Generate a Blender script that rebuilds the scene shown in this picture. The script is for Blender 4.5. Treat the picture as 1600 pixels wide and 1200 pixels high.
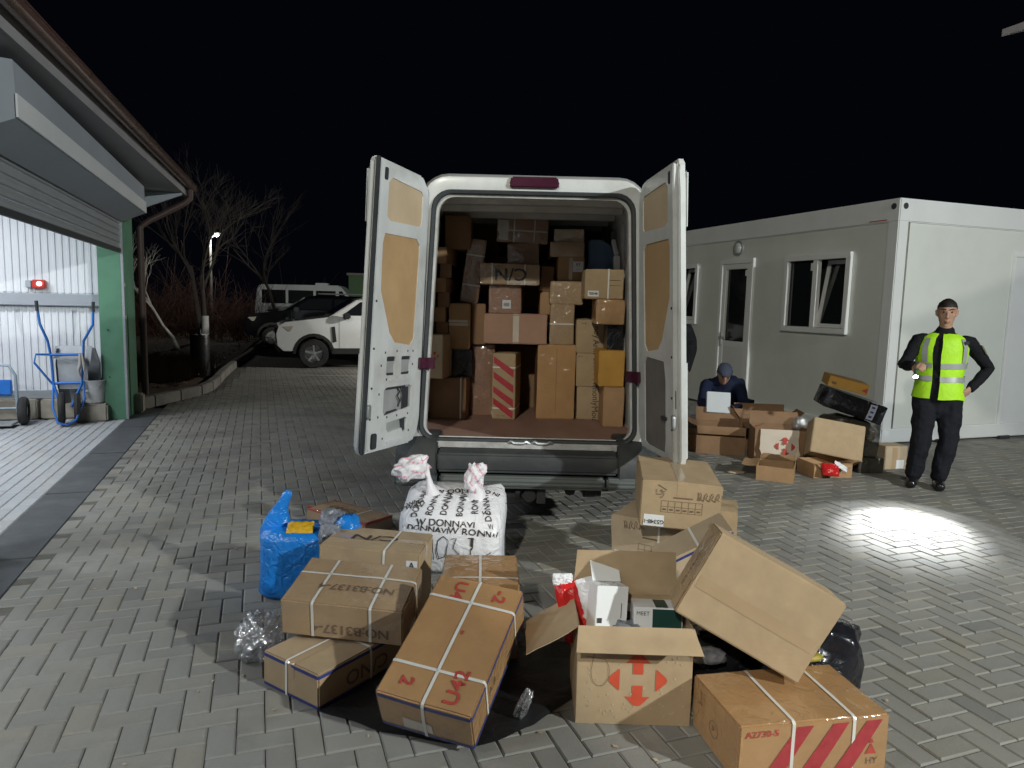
import bpy, bmesh, math, random
from mathutils import Vector, Matrix, Euler, noise
random.seed(7)
R = math.radians
scene = bpy.context.scene
col = scene.collection
for o in list(bpy.data.objects): bpy.data.objects.remove(o)

# ------------------------------------------------------------ camera
cd = bpy.data.cameras.new('camera'); cam = bpy.data.objects.new('camera', cd); col.objects.link(cam)
scene.camera = cam
cd.sensor_width = 36; cd.lens = 36*1100/1600; cd.clip_start = .05; cd.clip_end = 400
P_, R_ = R(6.5), R(1.4)
F_ = Vector((0, math.cos(P_), -math.sin(P_))); X0 = Vector((1,0,0)); U0 = Vector((0, math.sin(P_), math.cos(P_)))
RX = X0*math.cos(R_)+U0*math.sin(R_); UX = -X0*math.sin(R_)+U0*math.cos(R_)
CAM = Vector((0,0,1.6))
m = Matrix.Identity(4)
for i in range(3): m[i][0], m[i][1], m[i][2], m[i][3] = RX[i], UX[i], -F_[i], CAM[i]
cam.matrix_world = m

# ------------------------------------------------------------ night sky and exposure
w = bpy.data.worlds.new('World'); scene.world = w; w.use_nodes = True
bg = w.node_tree.nodes['Background']; bg.inputs[0].default_value = (.30,.38,.75,1); bg.inputs[1].default_value = .0022
scene.view_settings.view_transform = 'Standard'; scene.view_settings.look = 'None'
scene.view_settings.gamma = 1; scene.view_settings.use_curve_mapping = False
scene.view_settings.exposure = .55
try:
    scene.cycles.max_bounces = 8; scene.cycles.use_denoising = True; scene.cycles.sample_clamp_indirect = 4
    scene.cycles.caustics_reflective = False; scene.cycles.caustics_refractive = False
except Exception: pass

# site axes: S runs along the garage and the office container, T across
A_ = R(19.8)
S = Vector((-math.sin(A_), math.cos(A_), 0)); T = Vector((math.cos(A_), math.sin(A_), 0)); Z = Vector((0,0,1))
SITE = math.atan2(T.y, T.x)

# ------------------------------------------------------------ lamps
def lamp(kind, name, loc, target, power, colour, size=.2, **k):
    ld = bpy.data.lights.new(name, kind); ld.energy = power; ld.color = colour
    if kind == 'AREA': ld.shape = k.get('shape','DISK'); ld.size = size
    else: ld.shadow_soft_size = size
    if k.get('sy'): ld.shape='RECTANGLE'; ld.size_y = k['sy']
    if kind == 'SPOT': ld.spot_size = k['cone']; ld.spot_blend = k['blend']
    o = bpy.data.objects.new(name, ld); col.objects.link(o); o.location = loc
    d = Vector(target)-Vector(loc); o.rotation_euler = d.to_track_quat('-Z','Y').to_euler()
    return o
FLOOD = Vector((8.0,-2.6,4.6))
lamp('AREA','floodlight_beam', FLOOD, (0.6,4.6,0), 640, (.95,1,.98), .22)
GP = Vector((-4.93, 8.96, 0))          # foot of the garage door jamb
def gp(s, t, z=0): return GP + S*s + T*t + Z*z
for s_ in (-1.3,-3.6,-6.3,-9.0):
    c = gp(s_, -1.9, 2.93)
    lamp('AREA','tube_light_beam', c, c-Z, 48, (.90,.95,1), 1.2, sy=.12)
# mast lamp added unseen behind the photographer for even fill over the yard
FILL_MAST = Vector((-3.2,-9.5,9.0))
lamp('AREA','added_mast_beam', FILL_MAST, (-1.5,12,0), 640, (1,.965,.83), .5)

# floodlight added out of sight on the container's far end to brighten the parked cars
FILL_END = Vector((1.55,15.55,2.75))
lamp('AREA','added_end_flood_beam', FILL_END, (-5,18,0), 190, (1,.97,.88), .2)

# ------------------------------------------------------------ helpers
def tag(o, label=None, cat=None, group=None, kind=None):
    if label: o['label'] = label
    if cat: o['category'] = cat
    if group: o['group'] = group
    if kind: o['kind'] = kind
    return o
def thing(name, label, cat, loc=(0,0,0), rot=(0,0,0), group=None):
    o = bpy.data.objects.new(name, None); o.empty_display_size = .1; col.objects.link(o)
    o.location = loc; o.rotation_euler = rot
    return tag(o, label, cat, group)
class MB:
    def __init__(s): s.v=[]; s.f=[]; s.m=[]
    def face(s, pts, mi=0):
        n=len(s.v); s.v += [Vector(p) for p in pts]; s.f.append(tuple(range(n,n+len(pts)))); s.m.append(mi); return s
    def grid(s, rows, mi=0, close=False):
        n=len(s.v); k=len(rows[0])
        for r in rows: s.v += [Vector(p) for p in r]
        for i in range(len(rows)-1):
            for j in range(k if close else k-1):
                a=n+i*k+j; b=n+i*k+(j+1)%k
                s.f.append((a,b,b+k,a+k)); s.m.append(mi)
        return s
    def box(s, c, d, mi=0, M=None):
        c=Vector(c); h=Vector(d)/2; n=len(s.v)
        for z in (-1,1):
            for y in (-1,1):
                for x in (-1,1):
                    p=Vector((x*h.x,y*h.y,z*h.z))
                    if M is not None: p=M@p
                    s.v.append(c+p)
        for q in ((0,2,3,1),(4,5,7,6),(0,1,5,4),(2,6,7,3),(0,4,6,2),(1,3,7,5)):
            s.f.append(tuple(n+i for i in q)); s.m.append(mi)
        return s
    def beam(s, a, b, w, h, mi=0, up=Z):
        a=Vector(a); b=Vector(b); d=b-a; y=d.normalized(); x=y.cross(up)
        x = x.normalized() if x.length>1e-5 else Vector((1,0,0)); z=x.cross(y)
        return s.box((a+b)/2,(w,d.length,h),mi,Matrix((x,y,z)).transposed())
    def tube(s, pts, r, n=8, mi=0, caps=True):
        pts=[Vector(p) for p in pts]; rr = r if isinstance(r,(list,tuple)) else [r]*len(pts); rows=[]
        px=None
        for i,p in enumerate(pts):
            d=(pts[min(i+1,len(pts)-1)]-pts[max(i-1,0)]).normalized()
            if px is None:
                px = d.cross(Z); px = px.normalized() if px.length>1e-3 else Vector((1,0,0))
            else:
                px = px-d*px.dot(d); px.normalize()
            py=d.cross(px)
            rows.append([p+(px*math.cos(2*math.pi*j/n)+py*math.sin(2*math.pi*j/n))*rr[i] for j in range(n)])
        k=len(s.v); s.grid(rows,mi,True)
        if caps:
            s.f.append(tuple(k+j for j in range(n))[::-1]); s.m.append(mi)
            e=k+(len(rows)-1)*n; s.f.append(tuple(e+j for j in range(n))); s.m.append(mi)
        return s
    def lathe(s, prof, c=(0,0,0), n=20, axis=None, mi=0, caps=True):
        c=Vector(c); az=Vector(axis or (0,0,1)).normalized(); ax=az.orthogonal().normalized(); ay=az.cross(ax)
        rows=[[c+az*h+(ax*math.cos(2*math.pi*j/n)+ay*math.sin(2*math.pi*j/n))*r for j in range(n)] for r,h in prof]
        k=len(s.v); s.grid(rows,mi,True)
        if caps:
            s.f.append(tuple(k+j for j in range(n))[::-1]); s.m.append(mi)
            e=k+(len(rows)-1)*n; s.f.append(tuple(e+j for j in range(n))); s.m.append(mi)
        return s
    def prism(s, poly, e, mi=0):
        """closed polygon of 3-D points extruded by vector e"""
        e=Vector(e); n=len(s.v); k=len(poly); a=[Vector(p) for p in poly]
        s.v += a+[p+e for p in a]
        s.f.append(tuple(range(n,n+k))[::-1]); s.m.append(mi); s.f.append(tuple(range(n+k,n+2*k))); s.m.append(mi)
        for j in range(k):
            s.f.append((n+j,n+(j+1)%k,n+k+(j+1)%k,n+k+j)); s.m.append(mi)
        return s
    def mesh(s, name, mats, smooth=None, bevel=0, seg=2, sub=0, fix=True):
        me=bpy.data.meshes.new(name); me.from_pydata(s.v,[],s.f)
        mats = mats if isinstance(mats,(list,tuple)) else [mats]
        for m_ in mats: me.materials.append(m_)
        me.polygons.foreach_set('material_index', s.m)
        bm=bmesh.new(); bm.from_mesh(me)
        if fix:
            bmesh.ops.remove_doubles(bm, verts=bm.verts, dist=1e-5)
            bmesh.ops.recalc_face_normals(bm, faces=bm.faces)
        if bevel:
            es=[e for e in bm.edges if len(e.link_faces)==2 and e.calc_face_angle(0)>R(28)]
            bmesh.ops.bevel(bm, geom=es, offset=bevel, segments=seg, affect='EDGES', clamp_overlap=True)
        if sub: bmesh.ops.subdivide_edges(bm, edges=bm.edges, cuts=sub, use_grid_fill=True)
        bm.to_mesh(me); bm.free()
        if smooth is not None:
            me.polygons.foreach_set('use_smooth',[True]*len(me.polygons)); me.set_sharp_from_angle(angle=R(smooth))
        return me
    def build(s, name, mats, parent=None, **k):
        me=s.mesh(name, mats, **k); o=bpy.data.objects.new(name, me); col.objects.link(o)
        if parent: o.parent=parent
        return o
def place(name, me, parent=None, M=None):
    o=bpy.data.objects.new(name, me); col.objects.link(o)
    if parent: o.parent=parent
    if M is not None: o.matrix_local=M
    return o
def struct(o, parent=None): o['kind']='structure'; return o

# ------------------------------------------------------------ materials
MATS={}
def mat(name, colour, rough=.6, metal=0, var=.12, scale=6, bump=.0, bscale=60, coat=0, coat_rough=.15, spec=.5, emit=None, estr=0,
        dirt=None, dirt_scale=2.5, dirt_amt=.5, trans=0, wrinkle=0, wscale=14, alpha=1, tone=False, stretch=None, ior=1.45, sheen=0):
    if name in MATS: return MATS[name]
    m_=bpy.data.materials.new(name); m_.use_nodes=True; nt=m_.node_tree; N=nt.nodes; L=nt.links
    b=N['Principled BSDF']; b.inputs['Roughness'].default_value=rough; b.inputs['Metallic'].default_value=metal
    b.inputs['Specular IOR Level'].default_value=spec; b.inputs['IOR'].default_value=ior
    tc=N.new('ShaderNodeTexCoord'); src=tc.outputs['Object']
    if stretch:
        mp=N.new('ShaderNodeMapping'); mp.inputs['Scale'].default_value=stretch; L.new(src,mp.inputs[0]); src=mp.outputs[0]
    def nz(sc_, det=4, rough_=.55):
        n=N.new('ShaderNodeTexNoise'); n.inputs['Scale'].default_value=sc_; n.inputs['Detail'].default_value=det; n.inputs['Roughness'].default_value=rough_
        L.new(src,n.inputs['Vector']); return n
    c=colour
    n1=nz(scale,6)
    rp=N.new('ShaderNodeMapRange'); rp.inputs[1].default_value=.28; rp.inputs[2].default_value=.72
    rp.inputs[3].default_value=1-var; rp.inputs[4].default_value=1+var; L.new(n1.outputs[0],rp.inputs[0])
    vm=N.new('ShaderNodeVectorMath'); vm.operation='SCALE'; vm.inputs[0].default_value=c[:3]; L.new(rp.outputs[0],vm.inputs['Scale'])
    out=vm.outputs[0]
    if tone:
        at=N.new('ShaderNodeAttribute'); at.attribute_name='tone'
        v2=N.new('ShaderNodeVectorMath'); v2.operation='MULTIPLY'; L.new(out,v2.inputs[0]); L.new(at.outputs['Color'],v2.inputs[1]); out=v2.outputs[0]
    if dirt:
        n2=nz(dirt_scale,8,.65); rm=N.new('ShaderNodeMapRange'); rm.inputs[1].default_value=.48; rm.inputs[2].default_value=.7
        rm.inputs[3].default_value=0; rm.inputs[4].default_value=dirt_amt; L.new(n2.outputs[0],rm.inputs[0])
        mx=N.new('ShaderNodeMix'); mx.data_type='RGBA'; L.new(rm.outputs[0],mx.inputs[0]); L.new(out,mx.inputs[6]); mx.inputs[7].default_value=(*dirt[:3],1)
        out=mx.outputs[2]
    L.new(out,b.inputs['Base Color'])
    if rough>.12:
        rr=N.new('ShaderNodeMapRange'); rr.inputs[3].default_value=max(.02,rough-.1); rr.inputs[4].default_value=min(1,rough+.1); L.new(n1.outputs[0],rr.inputs[0]); L.new(rr.outputs[0],b.inputs['Roughness'])
    if bump:
        n3=nz(bscale,5); bp=N.new('ShaderNodeBump'); bp.inputs['Strength'].default_value=bump; bp.inputs['Distance'].default_value=.004
        L.new(n3.outputs[0],bp.inputs['Height']); L.new(bp.outputs[0],b.inputs['Normal'])
    if wrinkle:
        n4=nz(wscale,3,.5); n4.inputs['Distortion'].default_value=1.2
        bp2=N.new('ShaderNodeBump'); bp2.inputs['Strength'].default_value=wrinkle; bp2.inputs['Distance'].default_value=.02
        L.new(n4.outputs[0],bp2.inputs['Height'])
        L.new(bp2.outputs[0], b.inputs['Coat Normal'] if coat else b.inputs['Normal'])
    if coat: b.inputs['Coat Weight'].default_value=coat; b.inputs['Coat Roughness'].default_value=coat_rough
    if emit: b.inputs['Emission Color'].default_value=(*emit,1); b.inputs['Emission Strength'].default_value=estr
    if trans: b.inputs['Transmission Weight'].default_value=trans
    if alpha<1: b.inputs['Alpha'].default_value=alpha
    if sheen: b.inputs['Sheen Weight'].default_value=sheen
    MATS[name]=m_; return m_

kraft   = mat('kraft', (.415,.305,.185), .75, var=.11, scale=9, bump=.12, bscale=90, wrinkle=.22, wscale=4, dirt=(.30,.20,.11), dirt_amt=.45)
kraft2  = mat('kraft_brown', (.40,.245,.128), .72, var=.11, scale=8, wrinkle=.25, wscale=4, dirt=(.26,.16,.08), dirt_amt=.4)
kraft3  = mat('kraft_pale', (.47,.37,.255), .75, var=.08, scale=9, bump=.1, bscale=90, dirt=(.36,.26,.16), dirt_amt=.3)
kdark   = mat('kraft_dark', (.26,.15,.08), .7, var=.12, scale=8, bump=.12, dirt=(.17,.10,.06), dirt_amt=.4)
kfilm   = mat('kraft_filmed', (.45,.255,.108), .6, var=.10, scale=8, coat=.9, coat_rough=.09, wrinkle=.7, wscale=13, dirt=(.28,.17,.08), dirt_amt=.35)
kfilm2  = mat('kraft_filmed_tan', (.42,.285,.16), .6, var=.09, scale=9, coat=.8, coat_rough=.10, wrinkle=.6, wscale=15)
kfilmd  = mat('kraft_filmed_dark', (.29,.15,.085), .6, var=.12, scale=8, coat=1, coat_rough=.07, wrinkle=.9, wscale=20)
kpink   = mat('kraft_rose', (.40,.235,.165), .72, var=.08, scale=7, coat=.25, coat_rough=.25, wrinkle=.2)
kyel    = mat('carton_ochre', (.50,.27,.05), .6, var=.1, scale=8, bump=.05)
kinner  = mat('kraft_inside', (.34,.225,.13), .8, var=.08, scale=20, bump=.15, bscale=40, stretch=(6,1,1))
tape    = mat('packing_tape', (.42,.30,.18), .35, var=.06, coat=.8, coat_rough=.12, wrinkle=.15, wscale=20)
tape_cl = mat('clear_tape', (.62,.55,.47), .25, var=.06, coat=.8, coat_rough=.1, wrinkle=.2, wscale=25)
strapw  = mat('strap_white', (.74,.72,.66), .45, var=.06, bump=.1, bscale=200)
blueband= mat('blue_band', (.035,.05,.20), .5, var=.1)
redband = mat('red_band', (.42,.06,.045), .55, var=.1)
redink  = mat('red_ink', (.45,.055,.04), .7, var=.15, scale=30)
redtape = mat('red_stripe', (.42,.03,.04), .45, var=.15, scale=20, coat=.5, coat_rough=.15, wrinkle=.3)
orink   = mat('orange_red_ink', (.55,.075,.035), .7, var=.1, scale=20)
blackink= mat('black_ink', (.045,.04,.04), .75, var=.2, scale=40)
brownink= mat('brown_ink', (.17,.11,.07), .8, var=.2, scale=40)
paper   = mat('paper_label', (.74,.75,.76), .6, var=.04)
whitecard=mat('white_card', (.78,.79,.80), .5, var=.04, bump=.04)
greencard=mat('green_card', (.012,.055,.045), .45, var=.1)
redfoil = mat('red_foil', (.55,.02,.02), .25, var=.15, wrinkle=.5, wscale=18)
blackfilm=mat('black_film', (.012,.012,.016), .22, var=.2, wrinkle=.8, wscale=9, spec=.6)
blackmatt=mat('black_sheet', (.012,.012,.013), .42, var=.2, wrinkle=.6, wscale=7)
camofilm= mat('dark_wrapped_parcel', (.06,.055,.045), .28, var=.4, scale=10, wrinkle=.7, wscale=14)
bluefilm= mat('blue_film', (.014,.23,.72), .22, var=.22, scale=4, wrinkle=.9, wscale=17, spec=.6)
whitebag= mat('white_poly_bag', (.76,.76,.79), .34, var=.05, wrinkle=.8, wscale=11)
whitecloth=mat('white_knotted_bag', (.78,.76,.80), .5, var=.05, wrinkle=.5, wscale=16)
pinkstripe=mat('pink_stripe', (.75,.36,.46), .5, var=.1)
clear_base=mat('clear_film_base', (.80,.83,.86), .10)
def film(name, fac, haze, rough=.10, wr=.6, sc=30):
    m_=bpy.data.materials.new(name); m_.use_nodes=True; nt=m_.node_tree; N=nt.nodes; L=nt.links; N.remove(N['Principled BSDF'])
    out=N['Material Output']; tr=N.new('ShaderNodeBsdfTransparent'); gl=N.new('ShaderNodeBsdfGlossy'); gl.inputs['Roughness'].default_value=rough; df=N.new('ShaderNodeBsdfDiffuse'); df.inputs[0].default_value=(.8,.82,.85,1)
    tc=N.new('ShaderNodeTexCoord'); n=N.new('ShaderNodeTexNoise'); n.inputs['Scale'].default_value=sc; n.inputs['Distortion'].default_value=1.5; L.new(tc.outputs['Object'],n.inputs['Vector']); b=N.new('ShaderNodeBump'); b.inputs['Strength'].default_value=wr; b.inputs['Distance'].default_value=.01; L.new(n.outputs[0],b.inputs['Height']); L.new(b.outputs[0],gl.inputs['Normal'])
    m1=N.new('ShaderNodeMixShader'); m1.inputs[0].default_value=haze; L.new(tr.outputs[0],m1.inputs[1]); L.new(df.outputs[0],m1.inputs[2])
    m2=N.new('ShaderNodeMixShader'); m2.inputs[0].default_value=fac; L.new(m1.outputs[0],m2.inputs[1]); L.new(gl.outputs[0],m2.inputs[2]); L.new(m2.outputs[0],out.inputs[0]); MATS[name]=m_; return m_
clearfilm=film('clear_film',.30,.16,.10,.9,24)
wrapfilm=film('wrap_film',.085,.004,.09,.7,13)
yellowfilm=mat('yellow_packet', (.62,.36,.02), .35, var=.15, wrinkle=.5)
greypack= mat('grey_packet', (.20,.21,.24), .3, var=.4, scale=25, wrinkle=.6)

paver   = mat('concrete_paver', (.24,.232,.206), .82, var=.10, scale=5, bump=.35, bscale=120, tone=True, dirt=(.115,.108,.10), dirt_scale=.9, dirt_amt=.75)
paver2  = mat('apron_paver', (.36,.37,.38), .8, var=.10, scale=5, bump=.3, bscale=120, tone=True, dirt=(.24,.24,.25), dirt_scale=1.3, dirt_amt=.5)
joint   = mat('joint_sand', (.12,.115,.10), .95, var=.25, scale=20, bump=.4, bscale=80)
asphalt = mat('dark_concrete', (.075,.08,.088), .85, var=.2, scale=6, bump=.4, bscale=110, dirt=(.15,.155,.16), dirt_amt=.35)
kerbm   = mat('kerb_concrete', (.22,.21,.19), .85, var=.2, scale=4, bump=.4, bscale=70, dirt=(.09,.085,.075), dirt_amt=.6)
soil    = mat('soil', (.075,.052,.036), .95, var=.4, scale=7, bump=.8, bscale=30)
stone   = mat('limestone', (.36,.33,.27), .9, var=.2, scale=8, bump=.6, bscale=40, dirt=(.2,.18,.14), dirt_amt=.5)
vanwhite= mat('van_white', (.60,.62,.62), .38, var=.04, scale=3, coat=.25, coat_rough=.2, dirt=(.30,.29,.26), dirt_scale=2.2, dirt_amt=.5)
vandirt = mat('van_white_worn', (.45,.45,.44), .55, var=.2, scale=9, dirt=(.16,.15,.14), dirt_scale=5, dirt_amt=.6)
rubber  = mat('rubber', (.03,.035,.04), .6, var=.2, bump=.05)
bumperm = mat('bumper_plastic', (.032,.036,.039), .62, var=.2, scale=4, bump=.15, bscale=60, dirt=(.085,.085,.08), dirt_scale=3, dirt_amt=.6)
bumperw = mat('bumper_dusty', (.085,.095,.092), .65, var=.2, scale=5, dirt=(.08,.08,.075), dirt_scale=3, dirt_amt=.6)
hardb   = mat('hardboard', (.47,.31,.16), .6, var=.10, scale=3, bump=.06, dirt=(.34,.21,.10), dirt_scale=2, dirt_amt=.5)
hardp   = mat('hardboard_pale', (.55,.43,.29), .6, var=.08, scale=3, dirt=(.42,.32,.2), dirt_amt=.4)
greyboard=mat('grey_board', (.16,.15,.14), .7, var=.15, scale=4, dirt=(.09,.08,.07), dirt_amt=.5)
redlens = mat('red_lens', (.28,.012,.02), .15, var=.1, coat=.6, coat_rough=.05)
purplelens=mat('dark_red_lens', (.06,.012,.03), .2, var=.1, coat=.5)
plyfloor= mat('ply_floor', (.27,.155,.12), .7, var=.2, scale=4, bump=.15, dirt=(.33,.27,.22), dirt_scale=2.2, dirt_amt=.55, stretch=(1,.35,1))
innerpaint=mat('van_inside_paint', (.50,.50,.48), .5, var=.12, scale=3, dirt=(.14,.13,.12), dirt_amt=.5)
bluepanel=mat('blue_panel', (.13,.23,.37), .4, var=.1)
steel   = mat('galvanised', (.42,.44,.45), .45, metal=.7, var=.15, scale=8)
darksteel=mat('dark_metal', (.06,.06,.065), .5, metal=.4, var=.2)
whiteL  = mat('white_plastic_strip', (.8,.82,.85), .35, var=.03)
office  = mat('office_panel', (.66,.69,.65), .55, var=.035, scale=1.6, bump=.02, bscale=30, dirt=(.50,.51,.48), dirt_scale=.9, dirt_amt=.3)
officew = mat('office_frame', (.70,.72,.73), .45, var=.03, scale=2, dirt=(.55,.56,.55), dirt_scale=1.2, dirt_amt=.3)
upvc    = mat('upvc', (.74,.75,.75), .35, var=.02)
dglass  = mat('dark_glass', (.012,.014,.016), .04, var=.1, spec=.7)
globe   = mat('bulkhead_glass', (.35,.36,.35), .3, var=.15, bump=.3, bscale=40)
greenp  = mat('green_paint', (.10,.25,.155), .5, var=.1, scale=3, dirt=(.06,.15,.10), dirt_amt=.4)
panelw  = mat('corrugated_white', (.72,.74,.77), .45, var=.03, scale=2, dirt=(.55,.57,.58), dirt_amt=.3)
alu     = mat('shutter_alu', (.36,.38,.40), .42, metal=.35, var=.08, scale=4, stretch=(1,1,6))
housing = mat('shutter_housing', (.33,.36,.40), .5, var=.06, scale=2, dirt=(.3,.31,.33), dirt_amt=.3)
soffit  = mat('soffit_board', (.28,.27,.28), .65, var=.1, scale=3)
gutterm = mat('brown_gutter', (.10,.055,.045), .3, var=.12, coat=.4, coat_rough=.15)
rooftile= mat('roof_metal', (.09,.045,.04), .45, var=.2)
bluepaint=mat('barrow_blue', (.02,.16,.55), .4, var=.12, scale=8, dirt=(.10,.10,.10), dirt_amt=.35)
trayzinc= mat('tray_zinc', (.40,.42,.44), .5, metal=.35, var=.15, scale=6, dirt=(.25,.25,.24), dirt_amt=.5)
tyre    = mat('tyre', (.025,.025,.026), .8, var=.25, bump=.3, dirt=(.10,.09,.08), dirt_amt=.4)
bucketm = mat('bucket_white', (.66,.67,.67), .4, var=.05, dirt=(.4,.38,.35), dirt_amt=.4)
barkm   = mat('bark', (.055,.046,.04), .9, var=.3, scale=12, bump=.8, bscale=40)
birch   = mat('birch_bark', (.50,.47,.42), .8, var=.3, scale=14)
limewash= mat('limewash', (.5,.49,.46), .85, var=.15, scale=9)
redtwig = mat('red_twigs', (.07,.034,.026), .9, var=.35, scale=3)
drygrass= mat('dry_grass', (.14,.11,.065), .9, var=.35, scale=3)
leaf    = mat('fallen_leaf', (.16,.09,.045), .85, var=.4, scale=5)
carwhite= mat('car_white', (.66,.68,.69), .25, var=.02, coat=.6, coat_rough=.06)
carblack= mat('car_black', (.006,.0065,.008), .07, var=.1, coat=.8, coat_rough=.05)
cargrey = mat('minibus_white', (.50,.53,.54), .4, var=.05)
plasticb= mat('black_plastic', (.02,.021,.022), .55, var=.15)
chrome  = mat('chrome', (.6,.6,.62), .15, metal=1, var=.05)
lampg   = mat('headlamp_glass', (.45,.42,.36), .1, var=.2, coat=.8, coat_rough=.05)
hutgreen= mat('hut_green', (.06,.13,.055), .6, var=.1)
linepaint=mat('line_paint', (.42,.42,.40), .8, var=.2, scale=9)
navy    = mat('navy_jacket', (.012,.018,.046), .75, var=.25, scale=6, wrinkle=.7, wscale=9, spec=.25)
blackcl = mat('black_cloth', (.010,.011,.014), .85, var=.25, scale=8, wrinkle=.7, wscale=9, spec=.2)
blackcl2= mat('black_trousers', (.012,.013,.018), .85, var=.25, scale=8, wrinkle=.8, wscale=8, spec=.2)
hivis   = mat('hi_vis', (.42,.80,.02), .6, var=.08, scale=6, wrinkle=.4, wscale=8)
reflect = mat('reflective_tape', (.38,.40,.40), .35, metal=.2, var=.08)
skin    = mat('skin', (.42,.245,.175), .55, var=.1, scale=20)
hairm   = mat('dark_hair', (.018,.014,.012), .6, var=.3, scale=40)
greycap = mat('grey_blue_cap', (.06,.07,.11), .85, var=.15, scale=30)
leather = mat('boot_leather', (.010,.010,.011), .3, var=.2, coat=.3)
torchg  = mat('torch_green', (.06,.16,.08), .4, var=.1)
# ============================================================ SETTING
def sheet(name, pts, z, m_, parent=None):
    o=MB().face([(p[0],p[1],z) for p in pts]).build(name, m_, parent, fix=False); return o
g=sheet('ground', [(-160,-60),(160,-60),(160,200),(-160,200)], -.06, soil); struct(g)

def to_px(p):
    d=Vector(p)-CAM; z=d.dot(F_)
    if z<.2: return None
    return 800+1100*d.dot(RX)/z, 600-1100*d.dot(UX)/z
def in_view(p, mg=60):
    q=to_px(p); return q and -mg<q[0]<1600+mg and -mg<q[1]<1200+mg

def brick_mesh(name, l, w_, h, m_, tone, rnd):
    b=.006; mb=MB()
    o=[(-l/2,-w_/2),(l/2,-w_/2),(l/2,w_/2),(-l/2,w_/2)]
    i=[(x-math.copysign(b,x), y-math.copysign(b,y)) for x,y in o]
    dz=[rnd.uniform(-.0012,.0012) for _ in range(4)]
    rows=[[(x,y,-h) for x,y in o],[(x,y,-b*.8+dz[k]) for k,(x,y) in enumerate(o)],[(x,y,dz[k]) for k,(x,y) in enumerate(i)]]
    mb.grid(rows,0,True); mb.face([(x,y,dz[k]) for k,(x,y) in enumerate(i)])
    me=mb.mesh(name, m_, fix=False)
    ca=me.color_attributes.new('tone','FLOAT_COLOR','CORNER')
    ca.data.foreach_set('color', list(tone)*len(me.loops)); return me
def join_bricks(name, items, protos, m_, parent):
    v=[];f=[];c=[]
    for (M,k) in items:
        me,tone=protos[k]; n=len(v)
        v += [M@q.co for q in me.vertices]
        for p in me.polygons:
            f.append(tuple(n+i for i in p.vertices)); c += list(tone)*len(p.vertices)
    me=bpy.data.meshes.new(name); me.from_pydata(v,[],f); me.materials.append(m_)
    ca=me.color_attributes.new('tone','FLOAT_COLOR','CORNER'); ca.data.foreach_set('color', c)
    o=bpy.data.objects.new(name, me); col.objects.link(o); o.parent=parent; o['kind']='stuff'; return o
def tones(rnd, n, spread=.07):
    out=[]
    for _ in range(n):
        k=1+rnd.uniform(-spread,spread); wm=rnd.uniform(-.022,.015)
        out.append((k*(1+wm),k,k*(1-wm*1.5),1))
    return out
rb=random.Random(3)

# the herringbone yard, joints recessed under the bricks
yard=sheet('paving', [gp(-16,.30),gp(-16,14),gp(40,16),gp(40,.30)], -.0075, joint); struct(yard)
NP_=14
pt=tones(rb,NP_)
pt[3]=(.80,.82,.86,1); pt[9]=(1.08,1.05,1.0,1)
proto=[(brick_mesh('brick',.196,.096,.05,paver,pt[k],rb),pt[k]) for k in range(NP_)]
items=[]
rs=random.Random(11)
RS=Matrix.Rotation(SITE,4,'Z')
for ix in range(0,112):
    for iy in range(-85,112):
        k=(ix-iy)%4
        if k not in (0,3): continue
        if k==0: cx,cy,rot=(ix+1)*.1,(iy+.5)*.1,0
        else: cx,cy,rot=(ix+.5)*.1,(iy+1)*.1,math.pi/2
        p=gp(cy-2, .30+cx)
        if p.y>16.4 or p.y<1.0 or not in_view(p,150): continue
        if p.y>9.45 and p.x<-5.04-max(0,p.y-12.2)*.27: continue
        p.z=rs.uniform(-.0018,.0018)
        M=Matrix.Translation(p)@RS@Matrix.Rotation(rot+rs.gauss(0,.006),4,'Z')@Matrix.Rotation(rs.gauss(0,.006),4,'X')@Matrix.Rotation(rs.gauss(0,.004),4,'Y')
        items.append((p,M,rs.randrange(NP_)))
def covered(p):      # under the heap of boxes in the foreground
    return (-1.0<p.x<1.45 and 2.35<p.y<3.4)
vis=sorted([t for t in items if in_view(t[0],0) and not covered(t[0])], key=lambda t:(t[0]-CAM).length)
near=set(id(t) for t in vis[:298])
for t in items:
    if id(t) in near: place('brick', proto[t[2]][0], yard, t[1])
join_bricks('bricks', [(t[1],t[2]) for t in items if id(t) not in near], proto, paver, yard)

# brick-textured sheet for the yard beyond the built bricks
def far_pave():
    m_=bpy.data.materials.new('far_paving'); m_.use_nodes=True; nt=m_.node_tree; N=nt.nodes; L=nt.links; b=N['Principled BSDF']
    tc=N.new('ShaderNodeTexCoord'); mp=N.new('ShaderNodeMapping'); mp.inputs['Rotation'].default_value=(0,0,-SITE); L.new(tc.outputs['Object'],mp.inputs[0])
    br=N.new('ShaderNodeTexBrick'); br.inputs['Scale'].default_value=1; br.inputs['Brick Width'].default_value=.2; br.inputs['Row Height'].default_value=.1
    br.inputs['Mortar Size'].default_value=.006; br.inputs[1].default_value=(.24,.225,.19,1); br.inputs[2].default_value=(.19,.18,.155,1); br.inputs[3].default_value=(.07,.065,.06,1)
    L.new(mp.outputs[0],br.inputs[0])
    n=N.new('ShaderNodeTexNoise'); n.inputs['Scale'].default_value=.7; n.inputs['Detail'].default_value=6; L.new(tc.outputs['Object'],n.inputs['Vector'])
    mx=N.new('ShaderNodeMix'); mx.data_type='RGBA'; mx.blend_type='MULTIPLY'; mx.inputs[0].default_value=.5; L.new(br.outputs[0],mx.inputs[6]); L.new(n.outputs[0],mx.inputs[7])
    L.new(mx.outputs[2],b.inputs['Base Color']); b.inputs['Roughness'].default_value=.85; return m_
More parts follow.
